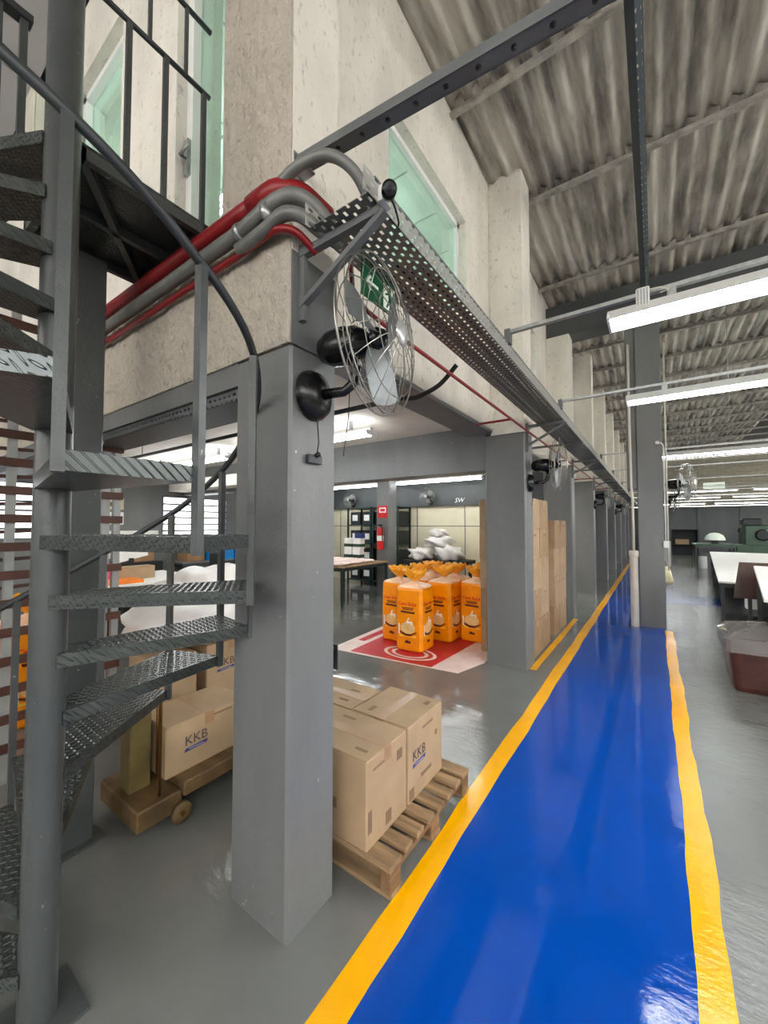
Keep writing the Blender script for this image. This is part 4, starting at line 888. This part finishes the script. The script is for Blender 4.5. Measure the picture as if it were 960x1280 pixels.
carton(-3.15, -2.75, 8.2, 8.7, 0, 1.0, 'tall brown carton by the cream back wall', None, 'y', m='card2'); carton(-3.12, -2.78, 8.25, 8.65, 1.002, 1.5, 'open brown carton on the tall carton by the back wall', None, 'y', m='card2', tape=False)
# left: desk with office things, wall notices, blue crates
table('office_desk', 'dark office desk with white top against the louvred window wall', -7.75, -6.2, 2.2, 3.7, .75, 'paper', 'mdark')
tag(MB().bbox(-6.7, -6.32, 2.25, 2.75, .751, .80, .006).build('document_tray', 'orangefile'), 'orange document tray on the office desk', 'tray')
carton(-7.0, -6.75, 2.55, 3.1, .751, .95, 'low carton with white label on the office desk', None, 'x', tape=False)
bt = thing('pink_bottle', 'bright pink bottle standing on the office desk', 'bottle', (-6.62, 2.60, .802)); MB().lathe([(.035, 0), (.04, .02), (.04, .16), (.02, .2), (.02, .23)], 12, (-6.85, 2.48, .752)).build('body', 'pink', bt); MB().lathe([(.022, .23), (.022, .27)], 10, (-6.85, 2.48, .752)).build('cap', 'pink', bt)
mon = thing('computer_monitor', 'tilted white backed monitor on the office desk', 'monitor', (-7.3, 2.95, .752)); MB().bar((-7.3, 2.75, 1.12), (-7.3, 3.2, 1.22), .03, .28).build('screen', 'paper', mon); MB().box(-7.34, -7.28, 2.92, 3.0, .752, 1.05).box(-7.42, -7.2, 2.84, 3.1, .752, .765).build('stand', 'mdark', mon)
chr_ = thing('office_chair', 'black office chair behind the desk', 'chair', (-6.9, 4.05, 0))
MB().bbox(-7.15, -6.68, 3.85, 4.3, .42, .5, .03).build('seat', 'rubber', chr_); MB().bbox(-7.1, -6.72, 4.24, 4.32, .55, 1.1, .03).build('backrest', 'rubber', chr_); MB().lathe([(.03, .08), (.03, .42)], 10, (-6.9, 4.06, 0)).build('stem', 'mdark', chr_)
for k in range(5):
    a = k * 2 * math.pi / 5; MB().bar((-6.9, 4.06, .08), (-6.9 + .28 * math.cos(a), 4.06 + .28 * math.sin(a), .045), .04, .04).build('base_arm', 'mdark', chr_); MB().lathe([(.025, -.02), (.025, .02)], 8, (-6.9 + .28 * math.cos(a), 4.06 + .28 * math.sin(a), .026), 'x').build('caster', 'rubber', chr_)
MB().tube([(-7.05, 4.28, .5), (-7.12, 4.28, .62), (-7.12, 4.0, .68), (-7.08, 3.86, .62)], .018, 6).build('armrest', 'rubber', chr_)
for i, (y, z, m_, h_, wd) in enumerate(((3.12, 2.02, 'pyellow', .22, .36), (3.14, 1.74, 'paper', .24, .32), (3.35, 1.40, 'paper', .2, 1.2), (3.0, 1.1, 'paper', .26, .35))):
    n_ = thing('wall_notice', ['pale yellow notice above the others on the gray wall', 'square white notice below the yellow notice', 'wide white chart on the gray wall above the desk', 'small white paper on the wall behind the monitor'][i], 'notice', (-8.49, y, z)); MB().box(-8.5, -8.494, y - wd / 2, y + wd / 2, z - h_ / 2, z + h_ / 2).build('sheet', 'paper' if i else 'cream2', n_)
    if i < 2: MB().box(-8.494, -8.492, y - wd * .3, y + wd * .3, z - .05, z + .03).build('printed_mark', 'ink' if i else 'olive', n_)
table('side_bench', 'gray bench carrying the blue crates and cartons below the louvred window', -8.45, -7.8, 4.1, 6.6, .85, 'steel', 'tframe')
for i, (y, z) in enumerate(((5.0, .852), (5.62, .852), (5.3, 1.12))):
    t = thing('blue_crate', 'bright blue plastic crate on the bench below the louvred window', 'crate', (-8.1, y, z), 'blue crates on the bench'); q = MB(); x0, x1, y0, y1 = -8.38, -7.84, y - .29, y + .29; h_ = .26
    q.box(x0, x1, y0, y1, z, z + .015).box(x0, x0 + .015, y0, y1, z + .015, z + h_).box(x1 - .015, x1, y0, y1, z + .015, z + h_).box(x0 + .015, x1 - .015, y0, y0 + .015, z + .015, z + h_).box(x0 + .015, x1 - .015, y1 - .015, y1, z + .015, z + h_); q.build('body', 'blueplastic', t); MB().box(x0 - .015, x0, y0, y1, z + h_ - .04, z + h_).box(x1, x1 + .015, y0, y1, z + h_ - .04, z + h_).build('rim', 'blueplastic', t)
carton(-8.35, -7.95, 4.28, 4.66, .851, 1.2, 'brown carton with white label on the gray bench', None, 'x', m='card2'); carton(-8.3, -8.0, 4.48, 4.66, 1.201, 1.42, 'small brown carton on top of the labelled carton', None, 'x', tape=False)
tag(blob('white_bag', 'film', (-8.15, 4.34, 1.201), (.12, .11, .11), 61, .1, 8), 'white plastic bag knotted on the brown carton', 'bag')
carton(-8.45, -8.2, 3.3, 3.75, .9, 1.3, 'flat brown carton with dark mark propped behind the chair', None, 'x', m='card2', tape=False)
tag(MB().bbox(-8.47, -8.05, 3.15, 3.85, 0, .898, .006).build('side_cabinet', 'mdark'), 'low dark cabinet behind the office chair', 'cabinet')

# ================================================================== HALL, RIGHT SIDE
table('cutting_table', 'long white topped cutting table on a dark steel frame', 1.155, 3.055, 8.05, 17.05, .72, 'top', 'tframe', .03, .05, R(-4.4), .22)
table('packing_table', 'high white topped packing bench beside the brown board', 0.89, 2.49, 4.02, 7.32, 1.04, 'top', 'tframe', .03, .05, R(-7.7))
bb = thing('brown_board', 'dark brown board propped up between the two white tables', 'board', (1.3, 7.65, 0)); MB().prism([(.91, 7.52, .56), (1.75, 7.52, .56), (1.80, 7.72, 1.06), (1.01, 7.72, 1.06)], (0, .02, 0)).build('panel', 'brownboard', bb); MB().prism([(1.0, 7.53, .60), (1.6, 7.53, .60), (1.6, 7.625, .87), (1.0, 7.625, .87)], (0, -.008, 0)).build('inner_panel', 'slat', bb)
for x in (1.08, 1.6): MB().box(x, x + .04, 7.60, 7.64, 0, .72).build('support', 'tframe', bb)
for (x, y, lb) in ((1.32, 7.25, 'black plastic crate on the floor below the brown board'), (1.30, 6.3, 'black plastic crate on the floor behind the maroon bin')):
    t = thing('black_crate', lb, 'crate', (x, y, 0)); z = 0; h_ = .26; q = MB(); x0, x1, y0, y1 = x - .2, x + .2, y - .26, y + .26
    q.box(x0, x1, y0, y1, z, z + .015)
    for zz in (.03, .10, .17, .235): q.box(x0, x1, y0, y0 + .012, zz, zz + .035).box(x0, x1, y1 - .012, y1, zz, zz + .035).box(x0, x0 + .012, y0 + .012, y1 - .012, zz, zz + .035).box(x1 - .012, x1, y0 + .012, y1 - .012, zz, zz + .035)
    q.build('slats', 'mdark', t)
    for (a, c) in ((x0, y0), (x1 - .03, y0), (x0, y1 - .03), (x1 - .03, y1 - .03)): Bx('corner_post', 'mdark', t, a - .001, a + .031, c - .001, c + .031, 0, h_ + .012)
tag(MB().bbox(1.22, 1.40, 8.75, 8.93, .222, .5, .02).build('white_canister', 'lampw'), 'white canister on the shelf under the cutting table', 'canister')
# maroon bin with clear liner
bn = thing('waste_bin', 'maroon plastic waste bin with a clear liner hanging over its rim', 'bin', (.78, 5.25, 0))
def rrect(cx, cy, hx, hy, z, c=.06, n=3):
    pts = []
    for (sx, sy, a0) in ((1, -1, -90), (1, 1, 0), (-1, 1, 90), (-1, -1, 180)):
        for k in range(n + 1):
            a = R(a0 + 90 * k / n); pts.append((cx + sx * (hx - c) + c * math.cos(a), cy + sy * (hy - c) + c * math.sin(a), z))
    return pts
def loft(rings, cap0=True, cap1=False, smooth=False):
    n = len(rings[0]); vs = sum(rings, []); fs = []
    for i in range(len(rings) - 1):
        for k in range(n): fs.append((i * n + k, i * n + (k + 1) % n, (i + 1) * n + (k + 1) % n, (i + 1) * n + k))
    if cap0: fs.append(tuple(range(n - 1, -1, -1)))
    if cap1: fs.append(tuple((len(rings) - 1) * n + k for k in range(n)))
    return MB().add(vs, fs, smooth)
cx, cy = .83, 5.30
loft([rrect(cx, cy, .22, .22, 0), rrect(cx, cy, .235, .235, .05), rrect(cx, cy, .27, .27, .46), rrect(cx, cy, .285, .285, .47), rrect(cx, cy, .285, .285, .50), rrect(cx, cy, .262, .262, .50), rrect(cx, cy, .225, .225, .04)]).build('body', 'bin', bn)
rnd = random.Random(5)
def jr(ring, a): return [(x + rnd.uniform(-a, a), y + rnd.uniform(-a, a), z + rnd.uniform(-a, a)) for x, y, z in ring]
loft([jr(rrect(cx, cy, .292, .292, .38, .06, 5), .006), jr(rrect(cx, cy, .296, .296, .45, .06, 5), .004), jr(rrect(cx, cy, .30, .30, .515, .06, 5), .012), jr(rrect(cx, cy, .24, .24, .56, .06, 5), .03), jr(rrect(cx, cy + .05, .10, .10, .62, .05, 5), .02)], False, True).build('liner', 'clear', bn)
# things on the roof post
dp = thing('down_pipe', 'white plastic down pipe with a wide lower sleeve on the roof post', 'pipe', (-.27, 7.42, 0))
MB().lathe([(.055, 0), (.055, 1.1), (.066, 1.11), (.066, 1.19), (.05, 1.2)], 18, (-.285, 7.42, 0)).build('sleeve', 'pvc', dp); MB().tube([(-.285, 7.42, 1.19), (-.285, 7.42, 2.0), (-.29, 7.415, 2.1), (-.30, 7.42, 2.2), (-.31, 7.44, 3.3), (-.31, 7.46, 4.58)], .02, 8).build('pipe', 'pvc', dp)
cb = thing('switch_conduit', 'white switch conduit with a small box on the roof post side', 'conduit', (.13, 7.5, 1.2))
MB().tube([(.135, 7.45, 1.35), (.135, 7.45, 2.85), (.10, 7.44, 2.9), (.06, 7.44, 2.9)], .010, 8).build('conduit', 'lampw', cb); MB().tube([(.165, 7.5, .9), (.165, 7.5, 4.5)], .013, 8).build('conduit', 'pvc', cb); MB().bbox(.105, .175, 7.42, 7.46, 1.26, 1.36, .006).build('switch_box', 'lampw', cb); MB().bbox(.03, .08, 7.43, 7.459, 2.88, 2.93, .006).build('junction_box', 'lampw', cb)
gp = thing('notice_board', 'pale gray notice board on a thin leg beside the roof post', 'board', (.1, 8.0, 0)); MB().bbox(.03, .21, 8.0, 8.03, .92, 1.34, .006).build('panel', 'upright', gp); MB().box(.10, .12, 8.0, 8.02, 0, .92).build('leg', 'tframe', gp)
hb = thing('canvas_bag', 'cream canvas bag hanging beside the roof post', 'bag', (.14, 7.95, .68)); q = loft([rrect(.13, 7.93, .07, .04, .64, .02), rrect(.145, 7.92, .09, .05, .70, .03), rrect(.13, 7.93, .06, .04, .90, .02), rrect(.12, 7.94, .03, .02, .93, .01)], True, True, True); q.build('body', 'cream2', hb); MB().tube([(.10, 7.94, .92), (.09, 7.97, 1.0), (.13, 7.97, 1.0), (.14, 7.94, .92)], .006, 6).build('strap', 'rubber', hb); MB().tube([(.14, 7.9, .66), (.16, 7.88, .58), (.21, 7.88, .57), (.225, 7.9, .68)], .005, 6).build('strap', 'rubber', hb)
hg = thing('hanging_sign', 'small white sign with one printed word hanging from the lamp rails', 'sign', (.8, 8.1, 2.2)); MB().box(.655, .92, 8.097, 8.103, 2.19, 2.29).build('plate', 'sign', hg); text('sign_lettering', 'MAQUINÁRIOS', .036, 'inkdark', hg, (.787, 8.096, 2.24), (1, 0, 0), (0, 0, 1))
for x in (.68, .9): MB().tube([(x, 8.1, 2.29), (x, 8.1, 2.75)], .002, 4).build('hanging_wire', 'galv', hg)

# green machines and far benches
def machine(x, y, s, label):
    t = thing('press_machine', label, 'machine', (x, y, 0))
    MB().bbox(x - .5 * s, x + .5 * s, y - .4 * s, y + .4 * s, 0, .75 * s, .02).build('base', 'mgreen', t); MB().bbox(x - .3 * s, x + .35 * s, y - .3 * s, y + .3 * s, .75 * s, 1.35 * s, .04).build('frame', 'mgreen', t); MB().bbox(x - .35 * s, x + .1 * s, y - .34 * s, y + .2 * s, 1.35 * s, 1.55 * s, .03).build('head', 'mdark', t)
    MB().lathe([(.14 * s, -.05), (.17 * s, 0), (.14 * s, .05)], 16, (x + .1 * s, y - .36 * s, 1.05 * s), 'y').build('flywheel', 'mdark', t); MB().tube([(x + .25 * s, y - .2, 1.5 * s), (x + .3 * s, y - .25, 1.9 * s)], .02, 6).build('lever', 'galv', t); MB().box(x + .12 * s, x + .34 * s, y - .31 * s, y - .3 * s, .95 * s, 1.2 * s).build('data_plate', 'paper', t)
machine(3.05, 19.6, 1.2, 'dark green press machine behind the long white table'); machine(3.6, 25.0, .95, 'smaller green machine further back in the hall'); machine(5.0, 19.0, 1.05, 'dark green machine at the hall side beyond the white tables')
table('machine_bench', 'green machine bench in front of the dark far wall', 1.2, 2.4, 18.6, 20.0, .92, 'mgreen', 'tframe', .08)
dm = thing('dome_lamp', 'white dome shaped cover on a dark stand on the green bench', 'lamp', (1.86, 19.3, .92)); MB().lathe([(.31, 0), (.30, .08), (.24, .19), (.13, .26), (.02, .28)], 24, (1.86, 19.3, 1.05)).build('dome', 'sign', dm); MB().box(1.76, 1.96, 19.2, 19.4, .921, 1.05).build('stand', 'mdark', dm)
tag(MB().lathe([(.12, 0), (.14, .02), (.13, .42), (.14, .44)], 16, (1.45, 18.9, 0)).build('white_bucket', 'lampw'), 'white bucket standing by the green bench leg', 'bucket')
cbn = thing('open_cabinet', 'dark open cabinet against the far wall', 'cabinet', (1.4, 27, 0)); MB().box(.75, .8, 26.6, 27.2, 0, 1.35).box(1.85, 1.9, 26.6, 27.2, 0, 1.35).box(.75, 1.9, 26.6, 27.2, 1.35, 1.4).box(.75, 1.9, 27.2, 27.25, 0, 1.4).build('carcass', 'mdark', cbn); Bx('shelf', 'mdark', cbn, .8, 1.85, 26.62, 27.2, .55, .58)
carton(.9, 1.5, 26.65, 27.1, .582, .85, 'brown carton inside the dark open cabinet', None, 'x', tape=False)
tag(MB().bbox(.25, .7, 26.4, 27.0, 0, .75, .02).build('blue_drum', 'inkblue'), 'dark blue container beside the open cabinet', 'container')
